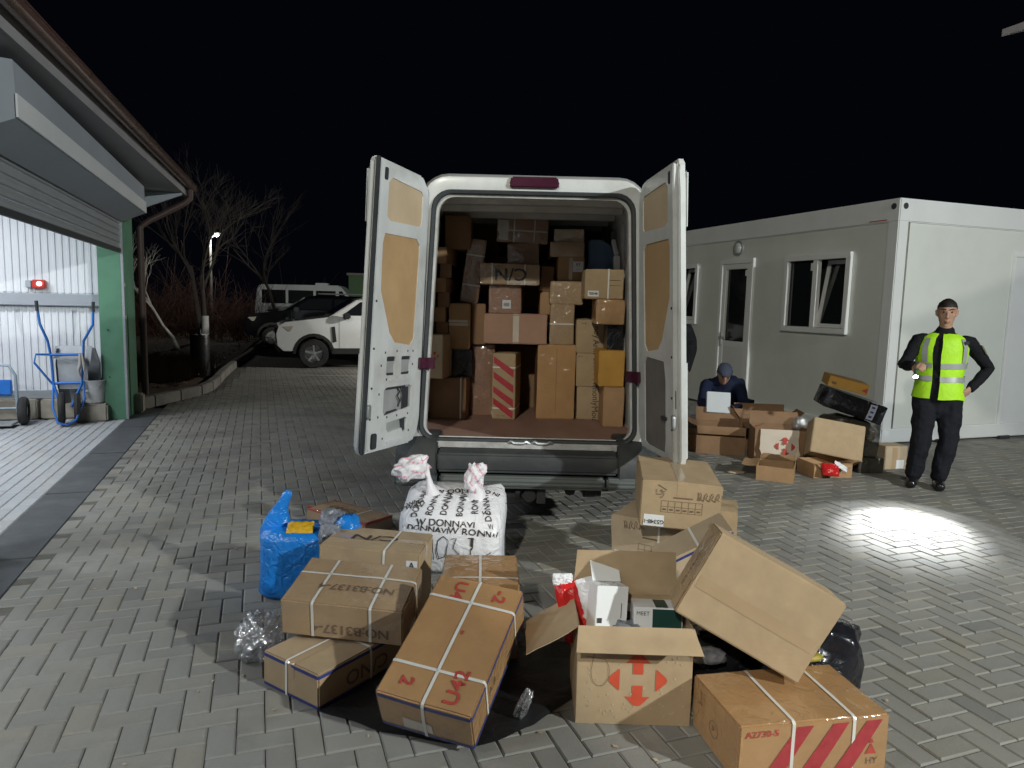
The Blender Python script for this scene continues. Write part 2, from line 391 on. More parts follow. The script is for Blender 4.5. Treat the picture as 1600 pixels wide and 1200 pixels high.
fp=sheet('parking_area', [(-6.2,16.2),(11,16.2),(11,45),(-8.5,45),(-8.2,24)], -.004, far_pave()); struct(fp)

# dark concrete strip along the garage threshold
ds=MB(); 
for i in range(9):
    s0=-13+i*1.55; ds.box(gp(s0+.77,.135,-.03),(.33,1.535,.062),0,Matrix((T,S,Z)).transposed())
d_=ds.build('drain_strip', asphalt, None, bevel=.006); struct(d_)

# garage floor, running bond
gf=sheet('garage_floor', [gp(-13,-.03),gp(.3,-.03),gp(.3,-7),gp(-13,-7)], -.007, mat('pale_joint',(.17,.17,.17),.95,var=.2,scale=20)); struct(gf)
pt2=tones(rb,10,.06); proto2=[(brick_mesh('brick',.186,.0945,.05,paver2,pt2[k],rb),pt2[k]) for k in range(10)]
it2=[]
for r_ in range(0,32):
    for q in range(0,40):
        cx=-.085-r_*.1; cy=.12-q*.2-(.1 if r_%2 else 0)
        p=gp(cy,cx)
        if not in_view(p,160): continue
        p.z=rs.uniform(-.001,.001)
        it2.append((p,Matrix.Translation(p)@RS@Matrix.Rotation(math.pi/2+rs.gauss(0,.004),4,'Z'),rs.randrange(10)))
v2=sorted([t for t in it2 if in_view(t[0],0)], key=lambda t:(t[0]-CAM).length); n2=set(id(t) for t in v2[:298])
for t in it2:
    if id(t) in n2: place('brick', proto2[t[2]][0], gf, t[1])
join_bricks('bricks', [(t[1],t[2]) for t in it2 if id(t) not in n2], proto2, paver2, gf)

# planting bed with kerb
bed=MB(); random.seed(5)
nx,ny=40,40
rows=[]
for j in range(ny):
    y=9.6+ (60-9.6)*(j/(ny-1))**1.6
    xr = -5.35 if y<12 else -5.35-(y-12)*.29
    rows.append([(xr-(1-i/(nx-1))**1.5*40, y, .06+.10*noise.noise((i*.9,j*.9,0))*(0 if i==nx-1 else 1)+ (0 if i==nx-1 else .03)) for i in range(nx)])
bed.grid(rows); bo=bed.build('planting_bed', soil, None, smooth=60); struct(bo)
kpts=[(-5.28,9.62),(-5.25,10.15),(-5.18,10.8),(-5.12,11.4),(-5.2,12.0),(-5.45,12.9),(-5.8,14.0),(-6.2,15.4),(-6.65,17),(-7.1,18.8),(-7.6,20.6),(-8.1,22.6),(-8.6,24.8)]
kb=MB().box((-8.6,24.9,.0),(.1,.1,.1)).build('kerb', kerbm, None); struct(kb)
for i in range(len(kpts)-1):
    a=Vector((*kpts[i],.065)); b=Vector((*kpts[i+1],.065)); d=(b-a).normalized()
    MB().beam(a+d*.006,b-d*.006,.13,.17).build('kerb_stone', kerbm, kb, bevel=.012)
# parking lines
for i,(a,b) in enumerate((((-4.6,14.7),(3.5,15.2)),((-4.9,17.1),(3.5,17.6)),((-5.9,20.3),(3.5,20.9)))):
    l_=MB().beam((*a,.002),(*b,.002),.10,.006).build('parking_line', linepaint); struct(l_)
# fallen leaves and dry tufts on the bed
lv=MB(); rl=random.Random(9)
for _ in range(900):
    y=rl.uniform(9.9,30); xr=-5.4 if y<12 else -5.4-(y-12)*.29
    x=xr-rl.random()**1.5*9-.05; a=rl.uniform(0,6.28); r_=rl.uniform(.03,.07); z=.13+rl.uniform(0,.03)
    c_,s_=math.cos(a)*r_,math.sin(a)*r_
    lv.face([(x-c_,y-s_,z),(x+s_*.5,y-c_*.5,z+rl.uniform(.0,.03)),(x+c_,y+s_,z+.01),(x-s_*.5,y+c_*.5,z+rl.uniform(0,.03))])
o=lv.build('leaf_litter', leaf, None, fix=False); tag(o,'brown fallen leaves scattered over the dark planting bed','leaves',kind='stuff')
gt=MB()
for _ in range(160):
    cx=rl.gauss(-6.3,.4); cy=rl.gauss(13.4,.8)
    if cx>-5.5-(cy-12)*.29: continue
    for k in range(26):
        a=rl.uniform(0,6.28); h=rl.uniform(.18,.5); x=cx+rl.gauss(0,.07); y=cy+rl.gauss(0,.07); dx,dy=math.cos(a)*h*.5,math.sin(a)*h*.5
        gt.face([(x-.006,y,.06),(x+.006,y,.06),(x+dx*.4+.004,y+dy*.4,.06+h*.7),(x+dx*.4-.004,y+dy*.4,.06+h*.7)]).face([(x+dx*.4-.004,y+dy*.4,.06+h*.7),(x+dx*.4+.004,y+dy*.4,.06+h*.7),(x+dx,y+dy,.06+h)])
o=gt.build('dry_grass', drygrass, None, fix=False); tag(o,'dark dry grass clump round the bin in the planting bed','grass',kind='stuff')

# ============================================================ GARAGE
ga=thing('garage','green framed garage with raised roller shutter and white corrugated lit interior','garage',gp(0,0),(0,0,SITE))
# local: x = T (outwards +), y = S, z
def ribbed(x0,x1,z0,z1,y,pitch=.078,d=.014):
    mb=MB(); x=x0; fr=[]; 
    while x<x1-1e-4:
        for dx,dd in ((0,0),(.55,0),(.62,1),(.93,1),(1,0)):
            fr.append((min(x+dx*pitch,x1),y-dd*d))
        x+=pitch
    mb.grid([[(a,b,z0) for a,b in fr],[(a,b,z1) for a,b in fr]]); return mb
wx=[-6.6,-5.4,-4.2,-3.0,-1.82,-.3]
wl=MB().box((-3.4,.36,1.6),(6.7,.08,3.2)).build('wall', panelw, ga)
for i in range(5):
    ribbed(wx[i]+.006,wx[i+1]-.006,.36,1.42,.315).build('wall_panel', panelw, wl)
    ribbed(wx[i]+.006,wx[i+1]-.006,1.60,3.0,.315).build('wall_panel', panelw, wl)
MB().box((-1.815,.296,2.3),(.02,.012,1.4)).build('cover_strip', officew, wl)
MB().box((-3.4,.26,1.51),(6.3,.09,.15)).build('cable_trunking', housing, ga, bevel=.008)
MB().box((-3.4,.29,.31),(6.3,.05,.10)).build('skirting', alu, ga)
for i in range(11):
    w_=.5+.08*math.sin(i*3.1); x=-.75-i*.56
    MB().box((x,.24,.13),(.52,.16,.25)).build('stone', stone, ga, bevel=.015)
# side wall at the far inside, ceiling, front pieces
MB().box((-6.75,-6.5,1.6),(.1,13.8,3.2)).build('wall', panelw, ga)
MB().box((-3.3,-6.5,3.12),(7,13.8,.1)).build('ceiling', panelw, ga)
MB().box((-3.3,-13.45,1.6),(7,.1,3.2)).build('wall', panelw, ga)
# jamb: pale inner reveal, dark outer corner
MB().box((-.155,.14,1.32),(.27,.26,2.64)).build('door_post', greenp, ga, bevel=.006)
MB().box((-.06,.565,1.6),(.10,.57,3.2)).build('wall', greenp, ga, bevel=.004)
MB().box((-.012,.005,1.25),(.03,.035,2.5)).build('shutter_guide', alu, ga, bevel=.004)
MB().box((-.3,.27,1.5),(.07,.03,2.9)).build('corner_trim', housing, ga)
for z in (1.72,1.31): MB().box((-.009,.085,z),(.012,.06,.05)).build('wall_bracket', whiteL, ga)
for z in (.55,1.15): MB().box((-.2,.004,z),(.014,.014,.014)).build('bolt', darksteel, ga)
MB().box((-.06,-5.3,1.32),(.12,.4,2.64)).build('door_post', greenp, ga, bevel=.006)
MB().box((-.06,-13,1.32),(.12,.4,2.64)).build('door_post', greenp, ga, bevel=.006)
MB().box((-.09,-6.2,2.86),(.10,14.4,.44)).build('lintel', housing, ga)
# shutter slats
for b0,b1 in ((-5.08,-.02),(-12.8,-5.52)):
    for i in range(6):
        z=2.20+i*.078
        y0,y1=b0,b1
        prof=[(0,-.037),(.012,-.028),(.016,0),(.012,.028),(0,.037),(-.008,.037),(-.008,-.037)]
        MB().prism([(-.03+px_,y0,z+pz) for px_,pz in prof],(0,y1-y0,0)).build('slat', alu, ga)
    MB().box((-.03,(b0+b1)/2,2.14),(.03,b1-b0,.05)).build('bottom_bar', rubber, ga)
# shutter housing (chamfered), proud of the wall
for y0,y1 in ((-5.05,.0),(-12.8,-5.5)):
    hp=[(0.005,2.50),(.27,2.62),(.27,2.76),(.272,2.762),(.265,2.95),(.005,2.97)]
    MB().prism([(a,y0,b) for a,b in hp],(0,y1-y0,0)).build('shutter_housing', housing, ga, bevel=.004)
    MB().box((.279,(y0+y1)/2,2.69),(.012,y1-y0+.02,.135)).build('housing_lip', officew, ga)
# soffit, fascia, gutter and roof edge
n_before=set(c.name for c in ga.children)
MB().box((.30,-6.3,3.035),(.66,15.0,.03)).build('soffit', soffit, ga)
for i in range(10):
    y=-13+i*1.5
MB().box((.64,-6.3,3.10),(.025,15.0,.16)).build('fascia', soffit, ga)
gu=MB(); n=8; prof=[(.06*math.cos(a),.06*math.sin(a)) for a in [math.pi+math.pi*i/n for i in range(n+1)]]
gu.grid([[(.72+a,-13.8,3.16+b) for a,b in prof],[(.72+a,1.25,3.16+b) for a,b in prof]])
gu.grid([[(.72+a*.93,-13.8,3.16+b*.93) for a,b in prof],[(.72+a*.93,1.25,3.16+b*.93) for a,b in prof]])
gu.box((.78,-6.3,3.165),(.014,15.05,.014)); gu.box((.72,1.25,3.13),(.12,.008,.07))
gu.build('gutter', gutterm, ga, smooth=40)
rf=MB().box((-2.9,-6.3,4.0),(.02,15,.02)).build('roof', rooftile, ga)
pitch=math.atan2(1.15,3.3)
for i in range(38):
    y=-13.7+i*.4
    MB().prism([(.70,y,3.215),(.70,y+.2,3.250),(.70,y+.4,3.215),(.70,y+.4,3.195),(.70,y,3.195)],(-3.6,0,1.25)).build('roof_sheet', rooftile, rf)
EV=Matrix.Translation((.7,1.2,0))@Matrix.Rotation(R(-3.0),4,'Z')@Matrix.Translation((-.7,-1.2,0))
for c_ in ga.children:
    if c_.name not in n_before: c_.matrix_local=EV
MB().tube([(.70,1.12,3.10),(.70,1.12,2.98),(.62,1.1,2.90),(.18,.98,2.62),(.07,.95,2.52),(.07,.95,.2)],.045,10).build('downpipe', mat('downpipe_brown',(.06,.036,.032),.55,var=.15), ga, smooth=50)
MB().prism([(.0,.86,2.98),(.62,.86,3.02),(.62,.86,2.99),(.0,.86,2.72)],(0,.05,0)).build('eave_bracket', housing, ga)
for s_ in (-1.3,-3.6,-6.3,-9.0):
    tl=MB().box((-1.9,s_,3.04),(.16,1.3,.05)).build('tube_lamp', whiteL, ga)
    MB().tube([(-1.9,s_-.6,2.975),(-1.9,s_+.6,2.975)],.018,8).build('tube', mat('tube_glow',(.8,.8,.8),emit=(.9,.95,1),estr=12), tl)

# far eave at upper right, with the floodlight under it
rb_=thing('canopy','dark canopy roof corner cutting into the top right edge','canopy',(2.93,4.2,-.46),(0,0,SITE))
MB().box((.8,-.8,3.52),(1.6,1.6,.05)).build('soffit', soffit, rb_)
MB().box((-.01,-.8,3.60),(.03,1.6,.2)).build('fascia', soffit, rb_)
MB().box((.8,.02,3.60),(1.6,.03,.2)).build('fascia', soffit, rb_)
r2=MB().prism([(-.12,.12,3.70),(1.6,.12,4.25),(1.6,.12,4.2),(-.12,.12,3.66)],(0,-1.8,0)).build('roof', soffit, rb_)
MB().beam((.2,-.8,3.47),(1.5,-.8,3.47),.08,.06).build('rafter', steel, rb_)
def floodlamp(loc, target, label):
    f=thing('floodlight',label,'floodlight',loc)
    d=(Vector(target)-Vector(loc)).normalized(); q=d.to_track_quat('-Z','Y').to_matrix()
    MB().box(-d*-0.0+d*-.06,(.34,.26,.07),0,q).build('lamp_housing', plasticb, f, bevel=.01)
    MB().box(-d*.02,(.28,.2,.008),0,q).build('lamp_glass', mat('flood_glow',(.9,.9,.9),emit=(1,.95,.85),estr=8), f)
    MB().beam(-d*.06,(0,0,.20),.03,.03,up=Vector((1,0,0))).build('bracket', steel, f)
floodlamp(FLOOD-( Vector((0.6,4.6,0))-FLOOD).normalized()*.03,(0.6,4.6,0),'floodlight on the lamp post to the right of the viewpoint')
lpp=thing('lamp_post','steel lamp post to the right of the viewpoint','lamp post',(FLOOD.x+.15,FLOOD.y-.15,0))
MB().tube([(0,0,0),(0,0,4.75)],[.07,.05],12).build('post', steel, lpp, smooth=50)
mp_=thing('added_mast_lamp','tall added mast lamp, unseen behind the viewpoint','lamp post',(FILL_MAST.x,FILL_MAST.y-.5,0))  # unseen mast, added to carry the fill lamp
MB().tube([(0,0,0),(0,0,9.0)],[.10,.06],12).build('mast', steel, mp_, smooth=50)
floodlamp(FILL_MAST-( Vector((-1.5,12,0))-FILL_MAST).normalized()*.03,(-1.5,12,0),'added floodlight on top of the unseen mast behind the viewpoint')

floodlamp(FILL_END-(Vector((-7,20,0))-FILL_END).normalized()*.03,(-7,20,0),'added floodlight, unseen on the far end wall of the office container')  # fixture added for the unseen lamp that brightens the cars
# fire alarm on the end wall
fa=thing('fire_alarm','small red fire alarm sounder with lit white centre above the trunking','fire alarm',gp(.29,-.98,1.70),(0,0,SITE))
MB().box((0,-.035,0),(.15,.07,.11)).build('alarm_body', mat('alarm_red',(.45,.03,.025),.35), fa, bevel=.012)
MB().lathe([(.028,0),(.028,.02),(.015,.028)],(0.01,-.07,.005),12,(0,-1,0)).build('beacon', mat('beacon_glow',(.8,.8,.8),emit=(1,.95,.92),estr=2.2), fa)
MB().box((-.115,-.03,.0),(.06,.05,.09)).build('junction_box', housing, fa, bevel=.006)

# ============================================================ OFFICE CONTAINER
OC=Vector((4.475,8.40,.0))
oc=thing('office_container','white portable office container with dark windows and glazed door','container office',OC,(0,0,SITE))
Lc,Wc,Hc=7.2,6.0,2.95
bd=MB().box((Wc/2+.09,Lc/2,1.44),(Wc-.23,Lc-.05,2.476))
for ya,yb,za,zb in ((.16,.66,.202,2.678),(.66,1.85,.202,1.31),(.66,1.85,2.36,2.678),(1.85,2.54,.202,2.678),(2.54,3.36,2.38,2.678),(3.36,3.97,.202,2.678),(3.97,5.1,.202,1.33),(3.97,5.1,2.36,2.678),(5.1,Lc-.16,.202,2.678)):
    bd.box((.12,(ya+yb)/2,(za+zb)/2),(.19,yb-ya,zb-za))
bd=bd.build('wall', office, oc, fix=False)
fr=MB().box((Wc/2,Lc/2,Hc-.145),(Wc,Lc,.27)).build('top_rail', officew, oc, bevel=.012)
MB().box((Wc/2,Lc/2,.115),(Wc,Lc,.17)).build('base_rail', officew, oc, bevel=.012)
for x,y in ((.08,.08),(Wc-.08,.08),(.08,Lc-.08)):
    MB().box((x,y,1.44),(.158,.158,2.5)).build('corner_post', officew, oc, bevel=.01)
for x,y,ax in ((.085,-.003,(0,-1,0)),(-.003,.085,(-1,0,0))):
    MB().lathe([(.036,-.01),(.036,.004),(.02,.005)],(x,y,Hc-.10),14,ax,caps=True).build('lifting_hole', rubber, oc)
MB().lathe([(.058,0),(.06,.012),(.045,.02),(.02,.022)],(.52,.048,2.53),20,(0,-1,0)).build('vent_cover', upvc, oc, smooth=40)
def window(y0,y1,z0,z1,tilted):
    wn=MB(); fw=.075; x=.012
    wn.box((x,(y0+y1)/2,z1-fw/2),(.08,y1-y0,fw)).box((x,(y0+y1)/2,z0+fw/2),(.08,y1-y0,fw)).box((x,y0+fw/2,(z0+z1)/2),(.08,fw,z1-z0-2*fw)).box((x,y1-fw/2,(z0+z1)/2),(.08,fw,z1-z0-2*fw)).box((x,(y0+y1)/2,(z0+z1)/2),(.07,.09,z1-z0-2*fw))
    o=wn.build('window', upvc, oc, bevel=.006)
    ym=(y0+y1)/2
    MB().box((.035,(ym+.045+y1-fw)/2,(z0+z1)/2),(.012,y1-fw-ym-.045,z1-z0-2*fw)).build('pane', dglass, o)
    # right sash, tilted inwards at the top when open
    sw=ym-.045-y0-fw; sh=z1-z0-2*fw; sf=.05
    sash=MB(); yc=(ym-.045+y0+fw)/2
    ang=R(9) if tilted else 0
    M=Matrix.Translation((.035,yc,z0+fw))@Matrix.Rotation(ang,4,'Y')
    for c,d in (((0,0,sf/2),(.05,sw,sf)),((0,0,sh-sf/2),(.05,sw,sf)),((0,-sw/2+sf/2,sh/2),(.05,sf,sh-2*sf)),((0,sw/2-sf/2,sh/2),(.05,sf,sh-2*sf))): sash.box(c,d)
    so=sash.build('sash', upvc, o); so.matrix_local=M
    MB().box((0,0,sh/2),(.012,sw-2*sf,sh-2*sf)).build('pane', dglass, o).matrix_local=M
    MB().box((.19,(y0+y1)/2,(z0+z1)/2),(.01,y1-y0,z1-z0)).build('dark_interior', mat('room_dark',(.02,.02,.02)), o)
    MB().box((.026,ym+.10,z1-fw-.09),(.006,.06,.10)).build('pane_sticker', paper, o)
    return o
window(.66,1.85,1.31,2.36,True); window(3.97,5.1,1.33,2.36,True)
do=MB(); y0,y1,z0,z1=2.54,3.36,.2,2.38; fw=.07
do.box((.03,(y0+y1)/2,z1-fw/2),(.09,y1-y0,fw)).box((.03,y0+fw/2,(z0+z1-fw)/2),(.09,fw,z1-z0-fw)).box((.03,y1-fw/2,(z0+z1-fw)/2),(.09,fw,z1-z0-fw))
dr=do.build('door_frame', upvc, oc, bevel=.006)
d2=MB(); a0,a1=y0+fw+.004,y1-fw-.004; sf=.085
d2.box((.03,(a0+a1)/2,z1-fw-sf/2),(.06,a1-a0,sf)).box((.03,a0+sf/2,1.25),(.06,sf,1.98)).box((.03,a1-sf/2,1.25),(.06,sf,1.98)).box((.03,(a0+a1)/2,1.05),(.06,a1-a0-2*sf,.09)).box((.03,(a0+a1)/2,.26),(.06,a1-a0-2*sf,.1))
dl=d2.build('door', upvc, oc, bevel=.006)
MB().box((.05,(a0+a1)/2,1.665),(.014,a1-a0-2*sf,1.15)).build('pane', dglass, dl)
MB().box((.025,(a0+a1)/2,.655),(.03,a1-a0-2*sf,.70)).build('door_panel', officew, dl)
hb=MB().box((-.01,a1-.045,1.12),(.02,.035,.22)); hb.beam((-.045,a1-.045,1.15),(-.045,a1-.17,1.15),.02,.02).box((-.03,a1-.045,1.15),(.04,.02,.02)); hb.build('handle', steel, dl)
MB().box((.04,a0+.13,2.16),(.006,.07,.09)).build('pane_sticker', paper, dl)
lp=MB().lathe([(.10,0),(.115,.02),(.115,.05),(.095,.055)],(.05,2.95,2.545),20,(-1,0,0)).build('bulkhead_lamp', steel, oc, smooth=35)
MB().lathe([(.09,.05),(.085,.08),(.06,.10),(.02,.108)],(.05,2.95,2.545),20,(-1,0,0)).build('lamp_glass', globe, lp, smooth=60)
# end door on the short side
e=MB(); x0,x1=1.98,2.9
e.box(((x0+x1)/2,.04,2.38),(x1-x0,.06,.06)).box((x0+.03,.04,1.27),(.06,.06,2.16)).box((x1-.03,.04,1.27),(.06,.06,2.16))
ed=e.build('door_frame', upvc, oc, bevel=.006); MB().box(((x0+x1)/2,.04,1.27),(x1-x0-.14,.035,2.14)).build('door', officew, oc, bevel=.004)
MB().box((-.001,.30,2.70),(.004,.26,.012)).build('warning_strip', redink, oc); 
for i in range(5): MB().box((1+i*1.1,.02,.02),(.18,.10,.05)).build('foot_pad', darksteel, oc)

# ============================================================ BACKGROUND
def bare_tree(name,label,base,h,r,seed,mt,lean=(0,0),spread=.5,lvl=4,fork=None,limew=None,cat='tree',group=None):
    rn=random.Random(seed); t=thing(name,label,cat,base,group=group)
    mbT,mbC=MB(),MB()
    def grow(p,d,l,r0,k):
        pts=[p]; q=p.copy(); dd=d.copy(); n=4
        for i in range(n):
            dd=(dd+Vector((rn.gauss(0,.13),rn.gauss(0,.13),rn.gauss(.04,.06)))).normalized(); q=q+dd*l/n; pts.append(q.copy())
        rr=[r0*(1-.5*i/n) for i in range(n+1)]
        (mbT if k==lvl else mbC).tube(pts,rr,6 if k>1 else 4,caps=k==lvl)
        if k<=0: return
        nb=rn.randint(3,4) if k<lvl else (fork or rn.randint(4,5))
        for i in range(nb):
            f=rn.uniform(.45,1) if k<lvl else rn.uniform(.75,1); j=min(n-1,int(f*n)); bp=pts[j].lerp(pts[j+1],f*n-j) if j<n else pts[-1]
            ax=Vector((rn.gauss(0,1),rn.gauss(0,1),rn.gauss(0,.3))).normalized()
            nd=(dd+ax*spread*rn.uniform(.7,1.4)).normalized()
            grow(bp,nd,l*rn.uniform(.55,.8),max(.0025,r0*rn.uniform(.36,.5)),k-1)
    grow(Vector((0,0,0)),Vector((lean[0],lean[1],1)).normalized(),h*.36,r,lvl)
    mbT.build('trunk',mt,t,smooth=60,fix=False); mbC.build('crown',mt,t,smooth=60,fix=False)
    if limew: MB().tube([(0,0,-.02),(lean[0]*limew*.5,lean[1]*limew*.5,limew)],[r*1.12,r*1.06],10).build('limewash_band',limewash,t,smooth=60)
    return t
bare_tree('bare_tree','tall bare forked tree with whitewashed trunk foot behind the dark bin',(-7.95,18.2,.05),6.0,.085,64,barkm,(0,0),.52,5,fork=4,limew=1.05)
bare_tree('bare_tree','slender pale birch leaning left beside the garage downpipe',(-9.3,19.6,.05),4.6,.055,5,birch,(-.22,0),.42,4,fork=3)
bare_tree('bare_tree','thin dark bare tree rising behind the minibus',(-8.9,27,.05),7,.09,33,barkm,(.05,0),.5,4)
bare_tree('bare_tree','bare dark tree nearest the garage gable',(-10.6,24,.05),7.2,.10,48,barkm,(0,0),.5,4)
rt=random.Random(77); br=MB()
for _ in range(1300):
    x=rt.uniform(-19,-9.2); y=rt.uniform(24,31)+(x+9)*-.2; h=rt.uniform(1.2,4.2)*(.7+.3*math.sin(x*1.3)); 
    p=Vector((x,y,.05)); d=Vector((rt.gauss(0,.55),rt.gauss(0,.4),1)).normalized()
    q=p+d*h*.5; r2_=q+(d+Vector((rt.gauss(0,.7),rt.gauss(0,.5),-.1))).normalized()*h*.5
    br.tube([p,q,r2_],[.014,.010,.004],3,caps=False)
    for k in range(2):
        f=rt.uniform(.3,.9); s0=p.lerp(q,f); e0=s0+(d+Vector((rt.gauss(0,.7),rt.gauss(0,.7),.2))).normalized()*h*.3
        br.tube([s0,e0],[.008,.003],3,caps=False)
o=br.build('thicket', redtwig, None, fix=False); tag(o,'reddish bare thicket of twigs behind the trees left of the cars','thicket',kind='stuff')
# street lamp
sl=thing('street_lamp','lit white street lamp on a pale pole among the bare trees','street lamp',(-12.9,30.2,0))
MB().tube([(0,0,0),(0,0,4.05)],[.07,.05],8).build('pole', kerbm, sl)
MB().beam((0,0,4.05),(.28,-.1,4.18),.05,.05).build('arm', steel, sl)
lh=MB().box((.36,-.14,4.24),(.32,.14,.08)).build('lamp_head', steel, sl, bevel=.02)
MB().lathe([(.05,0),(.09,.05),(.05,.1)],(.36,-.14,4.10),10).build('bulb', mat('street_glow',(.9,.9,.9),emit=(1,1,.95),estr=7), lh)
lamp('POINT','street_lamp_beam',Vector((-12.54,29.95,4.0)),(-12.5,29,0),110,(1,.95,.85),.1)
# dark bin in the bed
bn=thing('bin','dark cylindrical bin with a short knob in the planting bed','bin',(-5.92,13.3,.08))
MB().lathe([(.165,0),(.17,.02),(.172,.5),(.172,.78),(.165,.80),(.03,.81)],n=18).build('bin_body', blackmatt, bn, smooth=40)
MB().lathe([(.035,.80),(.03,.84),(.03,.90),(.012,.92)],n=10).build('bin_knob', blackmatt, bn, smooth=40)
# green hut
hu=thing('hut','low green hut with a flat pale roof and small white window behind the cars','hut',(-5.6,31,0),(0,0,.15))
hb_=MB().box((1.5,0,1.3),(6,2.4,2.6)).build('wall', hutgreen, hu)
MB().box((1.5,0,2.66),(6.15,2.55,.1)).build('roof', kerbm, hu)
wf=MB(); wf.box((.45,-1.22,2.30),(.70,.06,.08)).box((.45,-1.22,1.66),(.70,.06,.08)).box((.14,-1.22,1.98),(.08,.06,.56)).box((.76,-1.22,1.98),(.08,.06,.56)); wfo=wf.build('window', upvc, hu)
MB().box((.45,-1.215,1.98),(.54,.02,.56)).build('pane', dglass, wfo)
# ============================================================ PARKED CARS
def wheel(parent, c, r, w_, side, rimm=steel, spokes=5):
    ax=Vector((0,side,0)); c=Vector(c)
    o=MB().lathe([(r*.62,-w_/2),(r*.93,-w_/2),(r,-w_*.3),(r,w_*.3),(r*.93,w_/2),(r*.62,w_/2),(r*.60,w_*.35)],c,24,ax,caps=False).build('wheel', tyre, parent, smooth=40)
    rm=MB().lathe([(r*.63,w_*.42),(r*.60,w_*.30),(r*.56,w_*.02)],c,24,ax,caps=False)
    rm.lathe([(r*.60,w_*.05),(.01,w_*.05)],c,24,ax,caps=False)
    for k in range(spokes):
        a=2*math.pi*k/spokes+.3; u=Vector((math.cos(a),0,math.sin(a)))
        rm.beam(c+ax*(w_*.33)+u*r*.08,c+ax*(w_*.36)+u*r*.6,.05,.03,up=ax)
    rm.lathe([(r*.16,w_*.2),(r*.15,w_*.4),(r*.08,w_*.42)],c,12,ax)
    rm.build('rim', rimm, o, smooth=35)
def suv(name,label,loc,ang,paint,k=1.0):
    t=thing(name,label,'car',loc,(0,0,ang),'cars parked in the yard'); t.scale=(k,k,k)
    def arch(cx,r=.41,n=10): return [(cx-r*math.cos(math.pi*i/n), .34+r*math.sin(math.pi*i/n)) for i in range(n+1)]
    prof=[(2.02,.40),(2.15,.52),(2.18,.80),(2.12,.98),(1.98,1.06),(1.35,1.14),(.92,1.20),(-1.95,1.20),(-2.10,1.02),(-2.14,.55),(-2.05,.40)]
    bot=[(-1.74,.40)]+arch(-1.32)+[(-.85,.34)]+[(.85,.34)]+arch(1.35)+[(1.80,.40)]
    mb=MB(); W=.89
    # three stations each side so that the flanks curve in
    poly=prof+[p for p in bot]
    st=[(-W+.0,1,0),(-W*.0,1,0)]
    rows=[]
    for y,sx,dz in ((-.62,.985,.0),(-.84,.99,-.0),(-.89,.975,-.02),(-.89,.975,-.02),(.89,.975,-.02),(.84,.99,0),(.62,.985,0)):
        pass
    mb.prism([(x,-W,z) for x,z in poly],(0,2*W,0))
    b=mb.build('body', paint, t, bevel=.045, seg=3, smooth=40)
    gh=MB(); lo=[(1.0,.80,1.19),(-1.98,.80,1.19),(-1.98,-.80,1.19),(1.0,-.80,1.19)]; mi=[(.35,.66,1.60),(-1.72,.66,1.60),(-1.72,-.66,1.60),(.35,-.66,1.60)]; hi=[(.05,.52,1.67),(-1.55,.52,1.66),(-1.55,-.52,1.66),(.05,-.52,1.67)]
    gh.grid([lo,mi,hi],0,True); gh.face(hi); gh.build('cabin', paint, t, bevel=.02, smooth=40)
    ws=MB().face([(.93,.68,1.25),(.93,-.68,1.25),(.40,-.58,1.59),(.40,.58,1.59)]); 
    for v in ws.v: v += Vector((.02,0,.014))
    ws.build('windscreen', dglass, t, fix=False)
    for s in (1,-1):
        def sp(x,f): # point on the glasshouse side, f 0..1 up
            return Vector((x,s*(.80-.14*f+.008),1.19+.41*f))
        for (xa,xb,xc,xd) in ((.72,.28,-.42,-.42),(-.50,-.50,-1.30,-1.30),(-1.37,-1.37,-1.85,-1.70)):
            q=[sp(xa,.10),sp(xb,.88),sp(xc,.88),sp(xd if xc==xd else xa-.0,.10)]
            if xa!=xb: q=[sp(.70,.10),sp(.26,.88),sp(-.42,.88),sp(-.42,.10)]
            elif xc==-1.85: q=[sp(-1.37,.10),sp(-1.37,.88),sp(-1.62,.88),sp(-1.82,.10)]
            else: q=[sp(-.50,.10),sp(-.50,.88),sp(-1.30,.88),sp(-1.30,.10)]
            MB().face(q).build('side_window', dglass, t, fix=False)
        for cx in (1.35,-1.32):
            wheel(t,(cx,s*.775,.34),.34,.22,s)
            a=[(cx-rr*math.cos(math.pi*i/12), s*.897, .34+rr*math.sin(math.pi*i/12)) for rr in (.40,) for i in range(13)]
            a2=[(cx-.47*math.cos(math.pi*i/12), s*.897, .34+.47*math.sin(math.pi*i/12)) for i in range(13)]
            MB().grid([a,a2,[(x,y-s*.03,z) for x,y,z in a2]]).build('arch_trim', plasticb, t, fix=False)
        MB().box((0,s*.885,.40),(1.9,.05,.14)).build('sill', plasticb, t, bevel=.01)
        hl=MB().prism([(2.14,s*.86,.80),(2.05,s*.895,.97),(1.78,s*.90,.99),(1.86,s*.90,.84)],(0,-s*.24,0)).build('headlight', lampg, t, bevel=.012)
        MB().lathe([(.06,0),(.05,.02)],(2.135,s*.72,.87),12,(1,0,.2)).build('headlamp_bulb', chrome, hl)
        MB().prism([(.84,s*.897,.62),(.93,s*.897,.60),(.955,s*.897,.96),(.88,s*.897,.98)],(0,s*.012,0)).build('fender_vent', plasticb, t)
        m2=MB().box((.62,s*1.0,1.22),(.16,.20,.14)); m2.box((.62,s*.89,1.19),(.07,.1,.05)); m2.build('mirror', plasticb, t, bevel=.03)
        for x in (.78,-.46,-1.28):
            MB().box((x,s*.892,.80),(.008,.004,.72)).build('door_seam', plasticb, t)
        for x in (-.30,-1.12): MB().box((x,s*.905,.98),(.16,.03,.03)).build('handle', paint, t, bevel=.008)
        MB().tube([(.0,s*.56,1.72),(-1.5,s*.56,1.72)],.018,6).build('roof_rail', steel, t)
    MB().box((2.165,0,.83),(.05,1.15,.20)).build('grille', plasticb, t, bevel=.02)
